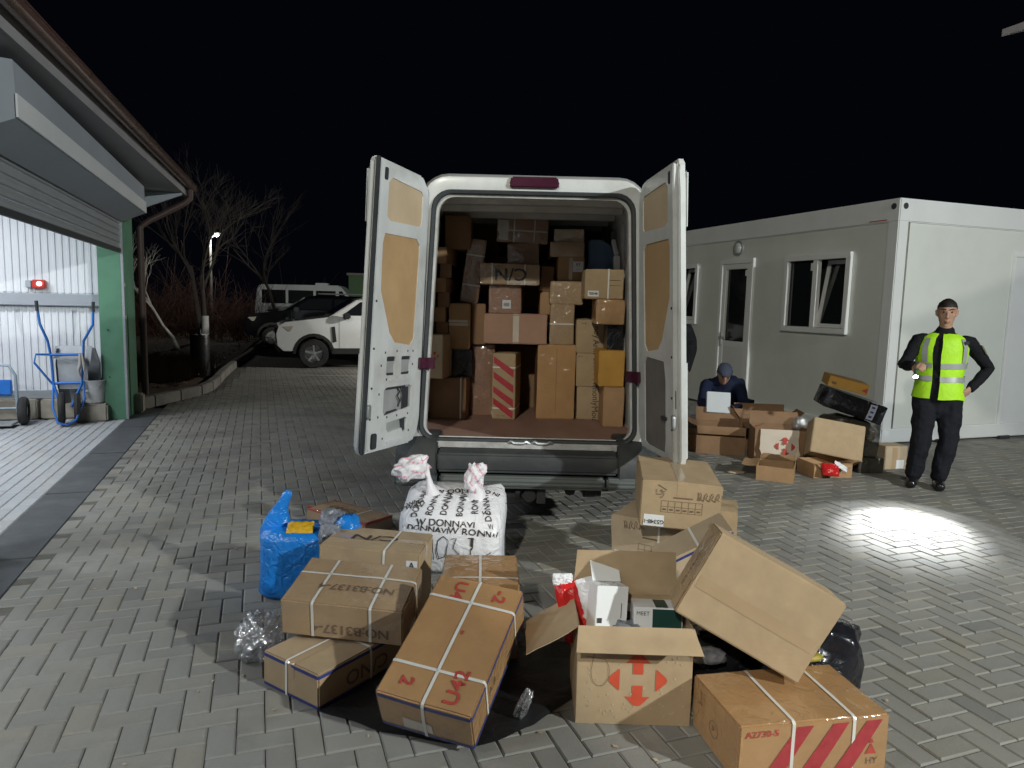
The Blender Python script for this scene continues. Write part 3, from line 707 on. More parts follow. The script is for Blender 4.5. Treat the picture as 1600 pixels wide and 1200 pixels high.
    MB().box((2.11,0,.47),(.15,1.72,.17)).build('bumper', plasticb, t, bevel=.03)
    return t
SUVO=Vector((-4.63,16.34,0))+T*1.35+S*.78
suv('parked_car','white SUV with black wheel arch trim parked nose left behind the open van door',SUVO,SITE+math.pi,carwhite)
bo_=Vector((-7.6,22.2,0))+T*1.5+S*.8
suv('parked_car','black SUV parked nose left between the white SUV and the minibus',bo_,SITE+math.pi-.12,carblack,1.03)
# minibus
mbx=thing('minibus','pale minibus with three dark side windows parked behind the black SUV','minibus',(-10.1,28.3,0),(0,0,.1),'cars parked in the yard')
pr=[(0,.45),(-.03,1.2),(.08,2.02),(.18,2.12),(3.2,2.14),(3.75,1.5),(4.75,1.25),(4.85,.9),(4.85,.45)]
MB().prism([(x,-.9,z) for x,z in pr],(0,1.8,0)).build('body', cargrey, mbx, bevel=.05, seg=2, smooth=40)
for x0,x1 in ((.25,1.15),(1.25,2.2),(2.3,3.05)):
    MB().box(((x0+x1)/2,-.903,1.66),(x1-x0,.02,.52)).build('side_window', dglass, mbx, bevel=.008)
MB().prism([(3.18,-.905,1.42),(3.6,-.905,1.42),(3.3,-.905,1.92),(3.18,-.905,1.92)],(0,.02,0)).build('side_window', dglass, mbx)
MB().box((2.2,-.905,1.22),(.9,.01,.09)).build('livery_stripe', mat('navy_stripe',(.02,.03,.08)), mbx)
MB().box((.55,-.905,1.12),(.22,.02,.06)).build('fuel_flap', plasticb, mbx)
MB().box((2.4,0,2.19),(.5,.4,.09)).build('roof_vent', cargrey, mbx, bevel=.02)
for x in (1.0,3.9):
    for s in (1,-1): wheel(mbx,(x,s*.8,.32),.32,.2,s)
# ============================================================ CARGO VAN
VX=.115; VY=4.74
van=thing('cargo_van','white high roof cargo van with both rear doors swung open and packed with boxes','van',(VX,VY,0))
def rrect(hb,ht,z0,z1,rb_,rt_,n=6,bulge=0):
    """rounded, slightly tapered loop in XZ, counter-clockwise from bottom right"""
    pts=[]
    def arc(cx,cz,r,a0):
        for i in range(n+1):
            a=a0+math.pi/2*i/n; pts.append((cx+r*math.cos(a),cz+r*math.sin(a)))
    arc(hb-rb_,z0+rb_,rb_,-math.pi/2); 
    arc(ht-rt_,z1-rt_,rt_,0)
    arc(-ht+rt_,z1-rt_,rt_,math.pi/2); arc(-hb+rb_,z0+rb_,rb_,math.pi)
    return pts
def loop(y,*a,**k): return [(x,y,z) for x,z in rrect(*a,**k)]
# outer shell: lofted along the length, open at the rear
sh=MB()
secs=[(.0,.845,.735,.60,2.42,.06,.17),(.07,.875,.765,.56,2.45,.06,.2),(.6,.90,.80,.46,2.47,.06,.22),(3.3,.90,.80,.46,2.47,.06,.24),(4.0,.90,.78,.46,2.36,.06,.3),(4.55,.90,.72,.46,1.75,.06,.3),(5.2,.88,.72,.46,1.22,.06,.2),(5.65,.80,.70,.46,1.02,.06,.2)]
sh.grid([loop(y,*p) for y,*p in secs],0,True)
sh.face(loop(5.65,.80,.70,.46,1.02,.06,.2)[::-1])
sh.build('body', vanwhite, van, smooth=45)
# rear frame: white return, rubber seal, inner flange
l0=loop(.0,.845,.735,.60,2.42,.06,.17); l1=loop(-.006,.815,.71,.625,2.395,.08,.16); l2=loop(-.004,.742,.672,.662,2.335,.10,.13)
MB().grid([l0,l1,l2],0,True).build('rear_frame', vanwhite, van, smooth=50)
s0=loop(-.004,.745,.675,.660,2.338,.10,.13); s1=loop(-.026,.735,.665,.668,2.328,.10,.125); s2=loop(-.022,.718,.648,.680,2.312,.09,.115); s3=loop(.01,.714,.644,.684,2.308,.09,.115)
MB().grid([s0,s1,s2,s3],0,True).build('door_seal', rubber, van, smooth=60)
i0=loop(.008,.722,.652,.678,2.316,.09,.12); i1=loop(.012,.698,.628,.690,2.292,.08,.11); i2=loop(.10,.70,.63,.668,2.30,.08,.11); i3=loop(.14,.81,.74,.640,2.38,.03,.14)
MB().grid([i0,i1,i2,i3],0,True).build('inner_flange', vandirt, van, smooth=40)
# load space lining
q0=loop(.14,.81,.74,.640,2.38,.03,.14); q1=loop(3.0,.81,.74,.640,2.38,.03,.14)
iw=MB().grid([q0,q1],0,True); iw.face(q1); iw.build('load_space_lining', innerpaint, van, smooth=45)
MB().box((0,1.56,.645),(1.60,2.84,.016)).build('load_floor', plyfloor, van, fix=True)
for i in range(6):
    y=.32+i*.42
    MB().prism([(-.70,y,2.345),(-.70,y+.03,2.30),(-.70,y+.10,2.30),(-.70,y+.13,2.345)],(1.40,0,0)).build('roof_rib', innerpaint, van, bevel=.006)
for i in range(4):
    y=.35+i*.62
    for s in (1,-1):
        MB().beam((s*.80,y,.70),(s*.735,y,2.25),.09,.03,up=Vector((1,0,0))).build('wall_rib', innerpaint, van, bevel=.006)
# right wall: blue inner panel with rounded corner and the pale pillar trim
def xr(z): return .80-.065*(z-.66)/1.66
bp=MB()
for grow,dx in ((.0,.035),(.06,.02),(.12,.03)):
    pass
pan=[(1.1,1.45),(2.05,1.45),(2.05,1.88),(1.75,2.02),(1.35,2.02),(1.2,1.92)]
bp.prism([(.50,1.26,1.70),(.735,1.26,1.70),(.725,1.26,2.00),(.69,1.26,2.10),(.61,1.26,2.15),(.50,1.26,2.15)],(0,.03,0)); bp.prism([(.50,1.235,1.72),(.69,1.235,1.72),(.68,1.235,1.97),(.65,1.235,2.04),(.59,1.235,2.085),(.50,1.235,2.085)],(0,.026,0)); bp.build('side_panel', bluepanel, van, bevel=.012, smooth=40)
MB().beam((xr(1.3)-.05,.95,1.3),(xr(2.0)-.05,.98,2.0),.07,.05,up=Vector((1,0,0))).beam((xr(2.0)-.05,.98,2.0),(xr(2.1)-.06,1.10,2.13),.045,.03,up=Vector((1,0,0))).build('pillar_trim', whiteL, van, bevel=.006)
MB().prism([(-.80,2.94,.65),(.80,2.94,.65),(.74,2.94,2.36),(-.74,2.94,2.36)],(0,.03,0)).build('bulkhead', innerpaint, van)
# third brake light, sill, latches, bumper
MB().prism([(-.155,-.035,2.355),(.155,-.035,2.355),(.165,-.035,2.375),(.15,-.035,2.425),(-.15,-.035,2.425),(-.165,-.035,2.375)],(0,.06,0)).build('brake_light', purplelens, van, bevel=.008)
sill=MB().box((0,.055,.655),(1.42,.15,.03)); sill.box((0,-.03,.640),(1.46,.04,.045)); sill.build('sill', vandirt, van, bevel=.008)
for x in (-.06,.10):
    k=MB(); k.tube([(x-.075,-.03,.655),(x-.05,-.045,.672),(x-.03,-.05,.662),(x+.03,-.05,.662),(x+.05,-.045,.672),(x+.075,-.03,.655)],.012,8); k.box((x,-.045,.658),(.05,.02,.016)); k.build('latch_striker', steel, van, smooth=40)
bu=MB(); bprof=[(.0,.625),(-.10,.62),(-.16,.605),(-.175,.56),(-.17,.49),(-.15,.475),(.0,.47)]
bu.prism([(-.60,y,z) for y,z in bprof],(1.20,0,0)); bu.build('bumper', bumperm, van, bevel=.012, smooth=35)
for s in (-1,1):
    e_=[(y,z) for y,z in [(.25,.69),(.0,.70),(-.06,.66),(-.14,.60),(-.165,.55),(-.16,.40),(-.05,.37),(.25,.38)]]
    a=[(s*.605,y,z) for y,z in e_]; b=[(s*.80,y+.02,z) for y,z in e_]; c=[(s*.90,y+.14 if y<.2 else y,z) for y,z in e_]
    MB().grid([a,b,c]).face(a).face(c[::-1]).build('bumper_corner', bumperm, van, bevel=.01, smooth=40)
lp_=[(-.02,.465),(-.17,.46),(-.185,.42),(-.175,.385),(-.15,.37),(-.02,.37)]
MB().prism([(-.585,y,z) for y,z in lp_],(1.10,0,0)).build('bumper_step', bumperw, van, bevel=.012, smooth=35)
MB().prism([(.53,y,z) for y,z in lp_],(.33,0,0)).build('bumper_step', bumperw, van, bevel=.012, smooth=35)
MB().prism([(-.88,y,z) for y,z in lp_],(.28,0,0)).build('bumper_step', bumperw, van, bevel=.012, smooth=35)
tw=MB().box((-.05,-.02,.325),(.34,.10,.07)); tw.lathe([(.05,-.06),(.05,.05)],(-.20,-.04,.31),14,(0,1,0)).lathe([(.045,-.05),(.045,.05)],(.02,-.06,.315),12,(0,1,0)).box((.10,-.07,.31),(.06,.06,.10)).tube([(-.06,-.05,.33),(-.06,-.11,.30),(-.06,-.12,.35)],.02,8)
tw.build('tow_bracket', darksteel, van, bevel=.004, smooth=35)
ch=MB().box((0,2.4,.40),(1.3,4.2,.16)); ch.box((-.45,.3,.36),(.12,.7,.12)).box((.45,.3,.36),(.12,.7,.12)); ch.tube([(.3,-.02,.34),(.3,.9,.32)],.04,8); ch.tube([(-.9+.15,1.3,.36),(.75,1.3,.36)],.06,8)
ch.build('chassis', darksteel, van)
for y in (1.3,4.6):
    for s in (1,-1): wheel(van,(s*.76,y,.34),.34,.22,s,darksteel)
# tail lights beside the opening
for s in (-1,1):
    MB().prism([(s*.752,-.022,.84),(s*.85,-.02,.84),(s*.83,-.02,1.44),(s*.732,-.022,1.46)],(0,.05,0)).build('tail_light', redlens, van, bevel=.01)
for s in (-1,1):
    MB().box((s*.93,3.9,1.45),(.12,.18,.32)).build('mirror', plasticb, van, bevel=.03)
    MB().prism([(s*.876,3.55,1.30),(s*.876,4.3,1.30),(s*.80,3.9,1.95),(s*.80,3.55,1.98)],(s*.012,0,0)).build('cab_window', dglass, van)
MB().face([(-.66,4.62,1.72),(.66,4.62,1.72),(.66,4.06,2.3),(-.66,4.06,2.3)]).build('windscreen', dglass, van, fix=False)

# ---- rear doors: built on a (u,v) patch between hinge and free edge
class Door:
    def __init__(s,hb,ht,fb,ft,th,inner):
        hb,ht,fb,ft=[Vector(p) for p in (hb,ht,fb,ft)]; nn=(fb-hb).cross(ht-hb).normalized(); ft=ft-nn*nn.dot(ft-hb)   # a flat door
        s.c=[p-Vector((VX,VY,0)) for p in (hb,ht,fb,ft)]; s.th=th; s.inner=inner
        u=(s.c[2]-s.c[0]).normalized(); v=(s.c[1]-s.c[0]).normalized(); s.n=u.cross(v)*inner; s.n.normalize()
    def p(s,u,v,d=0):
        hb,ht,fb,ft=s.c; a=hb.lerp(ht,v); b=fb.lerp(ft,v); return a.lerp(b,u)+s.n*d      # d>0: out of the inner face
    def slab(s,name,m_,poly,d0,d1,par,bevel=.006,smooth=35):
        a=[s.p(u,v,d0) for u,v in poly]; b=[s.p(u,v,d1) for u,v in poly]; mb=MB(); n=len(a)
        mb.v=a+b; mb.f=[tuple(range(n))[::-1],tuple(range(n,2*n))]+[(j,(j+1)%n,n+(j+1)%n,n+j) for j in range(n)]; mb.m=[0]*len(mb.f)
        return mb.build(name,m_,par,bevel=bevel,smooth=smooth)
def rpoly(u0,u1,v0,v1,ru,rv,n=4):
    out=[]
    for cx,cy,a0 in ((u1-ru,v0+rv,-90),(u1-ru,v1-rv,0),(u0+ru,v1-rv,90),(u0+ru,v0+rv,180)):
        for i in range(n+1):
            a=R(a0+90*i/n); out.append((cx+ru*math.cos(a),cy+rv*math.sin(a)))
    return out
def plate(door,outer,holes,d,m_,par,name):
    """flat inner skin with holes, made with a 2-D fill"""
    cu=bpy.data.curves.new('skin_fill','CURVE'); cu.dimensions='2D'; cu.fill_mode='BOTH'
    for poly in [outer]+holes:
        sp=cu.splines.new('POLY'); sp.points.add(len(poly)-1); sp.use_cyclic_u=True
        for q,(u,v) in zip(sp.points,poly): q.co=(u,v*2,0,1)
    o_=bpy.data.objects.new('skin_fill',cu); col.objects.link(o_); dg=bpy.context.evaluated_depsgraph_get(); dg.update()
    me_=bpy.data.meshes.new_from_object(o_.evaluated_get(dg)); bpy.data.objects.remove(o_)
    vs=[Vector((v.co.x,v.co.y/2,0)) for v in me_.vertices]; fs=[tuple(p.vertices) for p in me_.polygons]
    mb=MB(); mb.v=[door.p(v.x,v.y,d) for v in vs]; mb.f=list(fs); mb.m=[0]*len(fs)
    for h in holes:
        n=len(mb.v); k=len(h); mb.v+=[door.p(u,v,d) for u,v in h]+[door.p(u,v,d-.035) for u,v in h]
        for j in range(k): mb.f.append((n+j,n+(j+1)%k,n+k+(j+1)%k,n+k+j)); mb.m.append(0)
    n=len(mb.v); k=len(outer); mb.v+=[door.p(u,v,d) for u,v in outer]+[door.p(u,v,d-.02) for u,v in outer]
    for j in range(k): mb.f.append((n+j,n+(j+1)%k,n+k+(j+1)%k,n+k+j)); mb.m.append(0)
    return mb.build(name,m_,par,smooth=35)

OUT=[(0,.10),(.04,.045),(.14,.0),(.97,.0),(1,.02),(1,.985),(.97,1.0),(.12,1.0),(.03,.965),(0,.92)]
def rear_door(D,side,label):
    d=D.slab('rear_door', vanwhite, OUT, -.012-.045, -.012, van, bevel=.012); d['label']=label
    small=[(.14,.825),(.17,.812),(.74,.800),(.80,.812),(.80,.925),(.74,.945),(.18,.940),(.14,.925)]
    big=[(.20,.40),(.27,.375),(.56,.385),(.66,.42),(.76,.50),(.84,.56),(.85,.72),(.82,.755),(.24,.765),(.17,.745),(.165,.70)]
    low=[(.22,.04),(.30,.03),(.72,.03),(.74,.08),(.74,.28),(.70,.345),(.26,.355),(.20,.33)]
    if side<0:
        holes=[small,big,rpoly(.25,.42,.268,.335,.02,.006),rpoly(.53,.68,.268,.335,.02,.006),
               [(.20,.145),(.68,.125),(.70,.14),(.70,.215),(.66,.225),(.26,.228),(.20,.222)],
               [(.28,.058),(.33,.05),(.36,.068),(.60,.062),(.63,.075),(.63,.098),(.30,.108),(.27,.10)]]
    else: holes=[small,big,low]
    pl=plate(D,[(.03,.10),(.06,.05),(.14,.012),(.90,.012),(.92,.03),(.92,.975),(.14,.985),(.05,.955),(.03,.92)],holes,.0,vanwhite,d,'inner_skin')
    def inset(poly,f=.0):
        return poly
    D.slab('window_board', hardp, [(.13,.80),(.81,.79),(.81,.95),(.13,.95)], -.011,-.006,d,bevel=0)
    D.slab('door_board', hardb, [(.15,.37),(.86,.37),(.86,.775),(.15,.775)], -.011,-.006,d,bevel=0)
    if side>0: D.slab('lower_board', greyboard, [(.19,.02),(.75,.02),(.75,.36),(.19,.36)], -.011,-.006,d,bevel=0)
    else:
        cv=mat('door_cavity',(.30,.31,.31),.6,var=.2)
        D.slab('door_cavity', cv, [(.18,.04),(.72,.04),(.72,.345),(.18,.345)], -.0118,-.0105,d,bevel=0)
        # dark see-through slots and the works inside
        for q in ([(.25,.322),(.42,.322),(.42,.335),(.25,.335)],[(.53,.318),(.68,.318),(.68,.335),(.53,.335)],[(.25,.268),(.42,.264),(.42,.274),(.25,.278)],[(.53,.268),(.68,.268),(.68,.276),(.53,.276)],[(.24,.135),(.36,.135),(.36,.220),(.24,.220)],[(.28,.055),(.33,.05),(.36,.068),(.38,.10),(.29,.104)],[(.42,.130),(.66,.123),(.62,.138),(.45,.142)],[(.30,.216),(.68,.216),(.66,.224),(.30,.227)]):
            D.slab('slot', rubber, q, -.010,-.0085,d,bevel=0)
        cb=MB(); cb.tube([D.p(.46,.220,-.004),D.p(.43,.205,.002),D.p(.47,.19,.004),D.p(.42,.17,.003),D.p(.44,.15,.0)],.005,5).tube([D.p(.40,.222,-.004),D.p(.38,.19,.003),D.p(.41,.165,.0)],.004,5); cb.build('cable', rubber, d)
        for u,v in ((.2,.35),(.3,.35),(.5,.35),(.7,.345),(.25,.115),(.45,.115),(.62,.115),(.2,.30),(.76,.30),(.77,.2),(.77,.12),(.22,.05),(.68,.04),(.25,.25),(.48,.252),(.66,.25)):
            D.slab('hole', rubber, rpoly(u,u+.018,v,v+.008,.005,.003,2), .0003,.0012,d,bevel=0,smooth=None)
        D.slab('pressing', vanwhite, rpoly(.22,.62,.244,.258,.01,.005), .0,.006,d,bevel=.002)
        D.slab('pressing', vanwhite, rpoly(.30,.62,.022,.034,.01,.005), .0,.006,d,bevel=.002)
    # latch and free-edge works
    D.slab('latch', steel, rpoly(.935,.985,.125,.175,.02,.012), .0,.022,d,bevel=.004)
    D.slab('latch_plate', greyboard, rpoly(.94,.985,.195,.255,.006,.004), .0,.004,d,bevel=.001)
    D.slab('edge_flange', vanwhite, [(.905,.02),(.97,.01),(.975,.985),(.905,.98)], -.012,.012,d,bevel=.005)
    for v in (.12,.225,.36,.52): D.slab('plug', rubber, rpoly(.925,.945,v,v+.008,.008,.004,3), .012,.0165,d,bevel=0)
    D.slab('lock_rod', rubber, rpoly(.80,.88,.015,.07,.02,.01), .0,.012,d,bevel=.003) if side<0 else D.slab('check_strap', rubber, rpoly(.66,.78,.145,.157,.01,.005), .0,.012,d,bevel=.002)
    D.slab('top_latch', rubber, rpoly(.83,.88,.93,.97,.01,.006), .0,.006,d,bevel=.001)
    D.slab('edge_seal', rubber, [(.978,.005),(1.012,.005),(1.012,.995),(.978,.995)], -.012,.012,d,bevel=.005) if side<0 else D.slab('outer_flange', vanwhite, [(.985,.0),(1.02,.03),(1.02,.90),(.985,1.0)], -.052,-.014,d,bevel=.006)
    D.slab('outer_moulding', vanwhite, [(.1,.02),(.96,.02),(.96,.35),(.1,.35)], -.078,-.057,d,bevel=.01)
    D.slab('outer_window_surround', vanwhite, [(.1,.78),(.98,.78),(1.0,.96),(.1,.97)], -.075,-.057,d,bevel=.01)
    # hinge strap
    h0=D.p(.04,.30,.005); 
    return d
LD=Door((-.625,4.735,.655),(-.565,4.735,2.40),(-.862,4.0,.70),(-.715,4.05,2.415),.05,-1)
RD=Door((.868,4.735,.655),(.795,4.735,2.40),(.965,3.98,.68),(.930,4.05,2.435),.05,1)
ld=rear_door(LD,-1,'left rear door with bare lower metal and hardboard window boards')
rd=rear_door(RD,1,'right rear door with grey lower board and hardboard window boards')
for D,d_,s in ((LD,ld,-1),(RD,rd,1)):
    zz=(1.19,) if s<0 else (1.13,)
    for z in zz:
        v=(z-.655)/1.745; a=D.p(.10,v,.012); b=D.p(-.02,v,.03); c_=Vector((b.x-s*.05,b.y-.01,b.z))
        hm=MB().beam(a,b,.075,.03,up=D.n).beam(b,c_,.075,.028,up=Vector((0,1,0))); hm.build('hinge_strap', purplelens, d_, bevel=.006)
# ============================================================ CARTONS
FACE={'F':((1,0,0),(0,0,1),(0,-1,0)),'B':((-1,0,0),(0,0,1),(0,1,0)),'L':((0,-1,0),(0,0,1),(-1,0,0)),'R':((0,1,0),(0,0,1),(1,0,0)),'T':((1,0,0),(0,1,0),(0,0,1))}
def face_frame(dim,f,u,v,rot=0,lift=.003):
    """matrix whose x,y run on the face and z out of it; u,v in 0..1 from the face's lower left"""
    X,Y,N=[Vector(q) for q in FACE[f]]; w_,d_,h_=dim; c=Vector((0,0,h_/2))
    eu=abs(X.x)*w_+abs(X.y)*d_; ev=abs(Y.z)*h_+abs(Y.y)*d_; en=abs(N.x)*w_+abs(N.y)*d_+abs(N.z)*h_
    p=c+N*(en/2+lift)+X*(u-.5)*eu+Y*(v-.5)*ev
    M=Matrix((X,Y,N)).transposed().to_4x4(); M.translation=p
    return M@Matrix.Rotation(rot,4,'Z')
_tx={}
def text_mesh(s,size,m_,bold=0,squash=1):
    k=(s,size,m_.name,bold,squash)
    if k in _tx: return _tx[k]
    cu=bpy.data.curves.new('lettering','FONT'); cu.body=s; cu.size=size; cu.align_x='CENTER'; cu.align_y='CENTER'; cu.offset=bold; cu.resolution_u=3
    o=bpy.data.objects.new('lettering',cu); col.objects.link(o)
    dg=bpy.context.evaluated_depsgraph_get(); dg.update()
    me=bpy.data.meshes.new_from_object(o.evaluated_get(dg)); bpy.data.objects.remove(o)
    me.materials.clear(); me.materials.append(m_)
    for v in me.vertices: v.co.x*=squash
    _tx[k]=me; return me
def ribbon_mesh(strokes,w_,m_):
    mb=MB()
    for st in strokes:
        pts=[Vector((x,y,0)) for x,y in st]
        L_=[];R2=[]
        for i,p in enumerate(pts):
            d=(pts[min(i+1,len(pts)-1)]-pts[max(0,i-1)]).normalized(); n=Vector((-d.y,d.x,0))*w_/2
            L_.append(p+n); R2.append(p-n)
        mb.grid([L_,R2])
    return mb.mesh('handwriting',m_,fix=False)
def poly_mesh(polys,m_,name='printed_mark'):
    mb=MB()
    for p in polys: mb.face([(x,y,0) for x,y in p])
    return mb.mesh(name,m_,fix=False)
def rect(w_,h_,cx=0,cy=0,skew=0): return [(cx-w_/2-skew,cy-h_/2),(cx+w_/2-skew,cy-h_/2),(cx+w_/2+skew,cy+h_/2),(cx-w_/2+skew,cy+h_/2)]
def carton_mesh(dim,m_,rn,bulge=.005,name='carton'):
    w_,d_,h_=dim; mb=MB(); N=6
    sd=Vector((rn.uniform(0,50),rn.uniform(0,50),rn.uniform(0,50)))
    for f,(X,Y,Nn) in list(FACE.items())+[('D',((1,0,0),(0,-1,0),(0,0,-1)))]:
        X,Y,Nn=Vector(X),Vector(Y),Vector(Nn); rows=[]; am=rn.uniform(-.3,1)*bulge if f!='D' else 0
        for j in range(N+1):
            row=[]
            for i in range(N+1):
                u,v=i/N-.5,j/N-.5
                p=Vector(((X*u*2+Y*v*2+Nn).x*w_/2,(X*u*2+Y*v*2+Nn).y*d_/2,(X*u*2+Y*v*2+Nn).z*h_/2))
                p+=Nn*am*math.cos(math.pi*u)*math.cos(math.pi*v)
                p.z+=h_/2
                row.append(p)
            rows.append(row)
        mb.grid(rows)
    for v in mb.v:
        nv=noise.noise_vector(v*3.2+sd); n2=noise.noise_vector(v*9+sd); v+=(nv*min(.010,.03*min(dim))+n2*min(.0028,.01*min(dim)))*(1 if v.z>.01 else .2)
    return mb.mesh(name,m_,bevel=min(.006,.04*min(dim)),seg=2,smooth=38)
def strap_mesh(dim,axis,pos,w_=.012,off=.0035,m_=None):
    W,D,H=dim; mb=MB(); r=.006
    if axis=='x':     # band in the YZ plane at x=pos
        a,b=D/2+off,(0-off,H+off); prof=[(-a,b[0]+r),(-a,b[1]-r),(-a+r,b[1]),(a-r,b[1]),(a,b[1]-r),(a,b[0]+r),(a-r,b[0]),(-a+r,b[0])]
        q=lambda s,o,p:(pos+s*w_/2,p[0]*(1+o/D),p[1])
    elif axis=='y':
        a,b=W/2+off,(0-off,H+off); prof=[(-a,b[0]+r),(-a,b[1]-r),(-a+r,b[1]),(a-r,b[1]),(a,b[1]-r),(a,b[0]+r),(a-r,b[0]),(-a+r,b[0])]
        q=lambda s,o,p:(p[0],pos+s*w_/2,p[1])
    else:
        a,b=W/2+off,D/2+off; prof=[(-a,-b+r),(-a+r,-b),(a-r,-b),(a,-b+r),(a,b-r),(a-r,b),(-a+r,b),(-a,b-r)]
        q=lambda s,o,p:(p[0],p[1],pos+s*w_/2)
    mb.grid([[q(-1,0,p) for p in prof],[q(1,0,p) for p in prof]],0,True)
    me=mb.mesh('strap',m_ or strapw,fix=False); return me
from mathutils.bvhtree import BVHTree
_bvh={}
def fine_mesh(me,L_=.03):
    bm=bmesh.new(); bm.from_mesh(me); bmesh.ops.triangulate(bm,faces=bm.faces)
    for _ in range(5):
        es=[e for e in bm.edges if e.calc_length()>L_]
        if not es: break
        bmesh.ops.subdivide_edges(bm,edges=es,cuts=1); bmesh.ops.triangulate(bm,faces=bm.faces)
    m2=me.copy(); bm.to_mesh(m2); bm.free(); return m2
def carton_tree(t):
    if t.name not in _bvh:
        vs=[];fs=[]
        for c in t.children:
            if c.name.split('.')[0] in ('carton','side_panel'):
                n=len(vs); vs+=[v.co[:] for v in c.data.vertices]; fs+=[tuple(n+i for i in p.vertices) for p in c.data.polygons]
        _bvh[t.name]=BVHTree.FromPolygons(vs,fs) if vs else None
    return _bvh[t.name]
def conform_flat(me,M,t,off):
    # lay a flat print or sticker on the uneven carton face
    tree=carton_tree(t)
    if tree is None: return me
    m2=fine_mesh(me); inv=M.inverted(); n=(M.to_3x3()@Vector((0,0,1))).normalized()
    for v in m2.vertices:
        p=M@v.co; h=tree.ray_cast(p+n*.05,-n,.12)
        if h[0] is not None: v.co=inv@(h[0]+n*off)
    return m2
def conform_wrap(me,t,off):
    tree=carton_tree(t)
    if tree is None: return me
    m2=fine_mesh(me,.02)
    for v in m2.vertices:
        h=tree.find_nearest(v.co); v.co=h[0]+h[1]*off
    return m2
RNB=random.Random(41)
def carton(label,loc,rot,dim,m_=None,group=None,cat='box',name='cardboard_box',base=False,straps=(),bands=(),tape_top=None,tape_m=None,bulge=.005,smat=None):
    """loc is the centre of the box unless base"""
    Mr=Euler(rot).to_matrix(); l=Vector(loc)
    if not base: l=l-Mr@Vector((0,0,dim[2]/2))
    t=thing(name,label,cat,l,rot,group); t['dim']=list(dim)
    place('carton',carton_mesh(dim,m_ or kraft,RNB,bulge),t)
    for a,p in straps: place('strap',conform_wrap(strap_mesh(dim,a,p,m_=smat),t,.0030),t)
    for z,h,bm_ in bands: place('edge_band',conform_wrap(strap_mesh(dim,'z',z,h,.0018,bm_),t,.0011),t)
    if tape_top:
        tm=tape_m or tape; w_=.05; D=dim[1] if tape_top=='y' else dim[0]; H=dim[2]; dr=min(.07,H*.4); e=.0022+abs(bulge)*.5
        pr=[(-D/2-.0022,H-dr),(-D/2-.0022,H-.004),(-D/2+.004,H+.0022)]+[(D*k,H+e) for k in (-.3,-.1,.1,.3)]+[(D/2-.004,H+.0022),(D/2+.0022,H-.004),(D/2+.0022,H-dr)]
        mb=MB()
        mb.grid([[((-w_/2,a,b) if tape_top=='y' else (a,-w_/2,b)) for a,b in pr],[((w_/2,a,b) if tape_top=='y' else (a,w_/2,b)) for a,b in pr]])
        place('tape',conform_wrap(mb.mesh('tape',tm,fix=False),t,.0012),t)
    return t
ORD=[0]
def on(t,me,f,u,v,rot=0,lift=.0035,name=None):
    M=face_frame(t['dim'],f,u,v,rot,lift); nm=name or me.name.split('.')[0]; ORD[0]+=1
    return place(nm,conform_flat(me,M,t,.0013+.0002*(ORD[0]%4)+(.0014 if nm in('arrow_emblem','printed_loop','lettering','handwriting','red_stripe','printed_mark') else 0)),t,M)
def sticker(t,f,u,v,w_,h_,rot=0,m_=None,text=None,lift=.003):
    o=on(t,poly_mesh([rect(w_,h_)],m_ or paper,'sticker'),f,u,v,rot,lift,'sticker')
    M=o.matrix_local.copy()
    if text:
        for k,(s,size,dy,mm) in enumerate(text):
            M2=M@Matrix.Translation((0,dy,0)); q=place('lettering',conform_flat(text_mesh(s,size,mm,.0004),M2,t,.0032),o); q.matrix_local=Matrix.Translation((0,dy,0))
    return o
def np_logo(s,mm=None):
    """four arrows round an H-shaped gap"""
    mm=mm or orink; a=.30*s; P=[]
    up=[(-.085,.10),(.085,.10),(.085,.30),(.21,.30),(.05,.465),(-.05,.465),(-.21,.30),(-.085,.30)]
    P.append([(x*s,y*s) for x,y in up]); P.append([(x*s,-y*s) for x,y in up][::-1])
    tri=[(.31,-.20),(.47,-.06),(.50,0),(.47,.06),(.31,.20)]
    P.append([(x*s,y*s) for x,y in tri]); P.append([(-x*s,y*s) for x,y in tri][::-1])
    return poly_mesh(P,mm,'arrow_emblem')

def wrap(t,seed=1,amp=.0028,part='film'):
    # clear stretch film over a carton: its own wrinkled skin
    w_,d_,h_=t['dim']; tree=carton_tree(t); mb=MB(); N=18
    for f,(X,Y,Nn) in FACE.items():
        X,Y,Nn=Vector(X),Vector(Y),Vector(Nn)
        rows=[]
        for j in range(N+1):
            row=[]
            for i in range(N+1):
                u,v=(i/N-.5)*2,(j/N-.5)*2
                p=X*u+Y*v+Nn; row.append(Vector((p.x*w_/2,p.y*d_/2,p.z*h_/2+h_/2)))
            rows.append(row)
        mb.grid(rows)
    me=mb.mesh(part,wrapfilm,smooth=70)
    for v in me.vertices:
        h=tree.find_nearest(v.co); q=v.co*14+Vector((seed,0,0)); k=abs(noise.noise(Vector((q.x*.5+q.z,q.y+q.x*.3,q.z*.5))))
        v.co=h[0]+h[1]*(.0046+amp*(1-2.2*k)+amp*.5*noise.noise(q*2.3))
    return place(part,me,t)

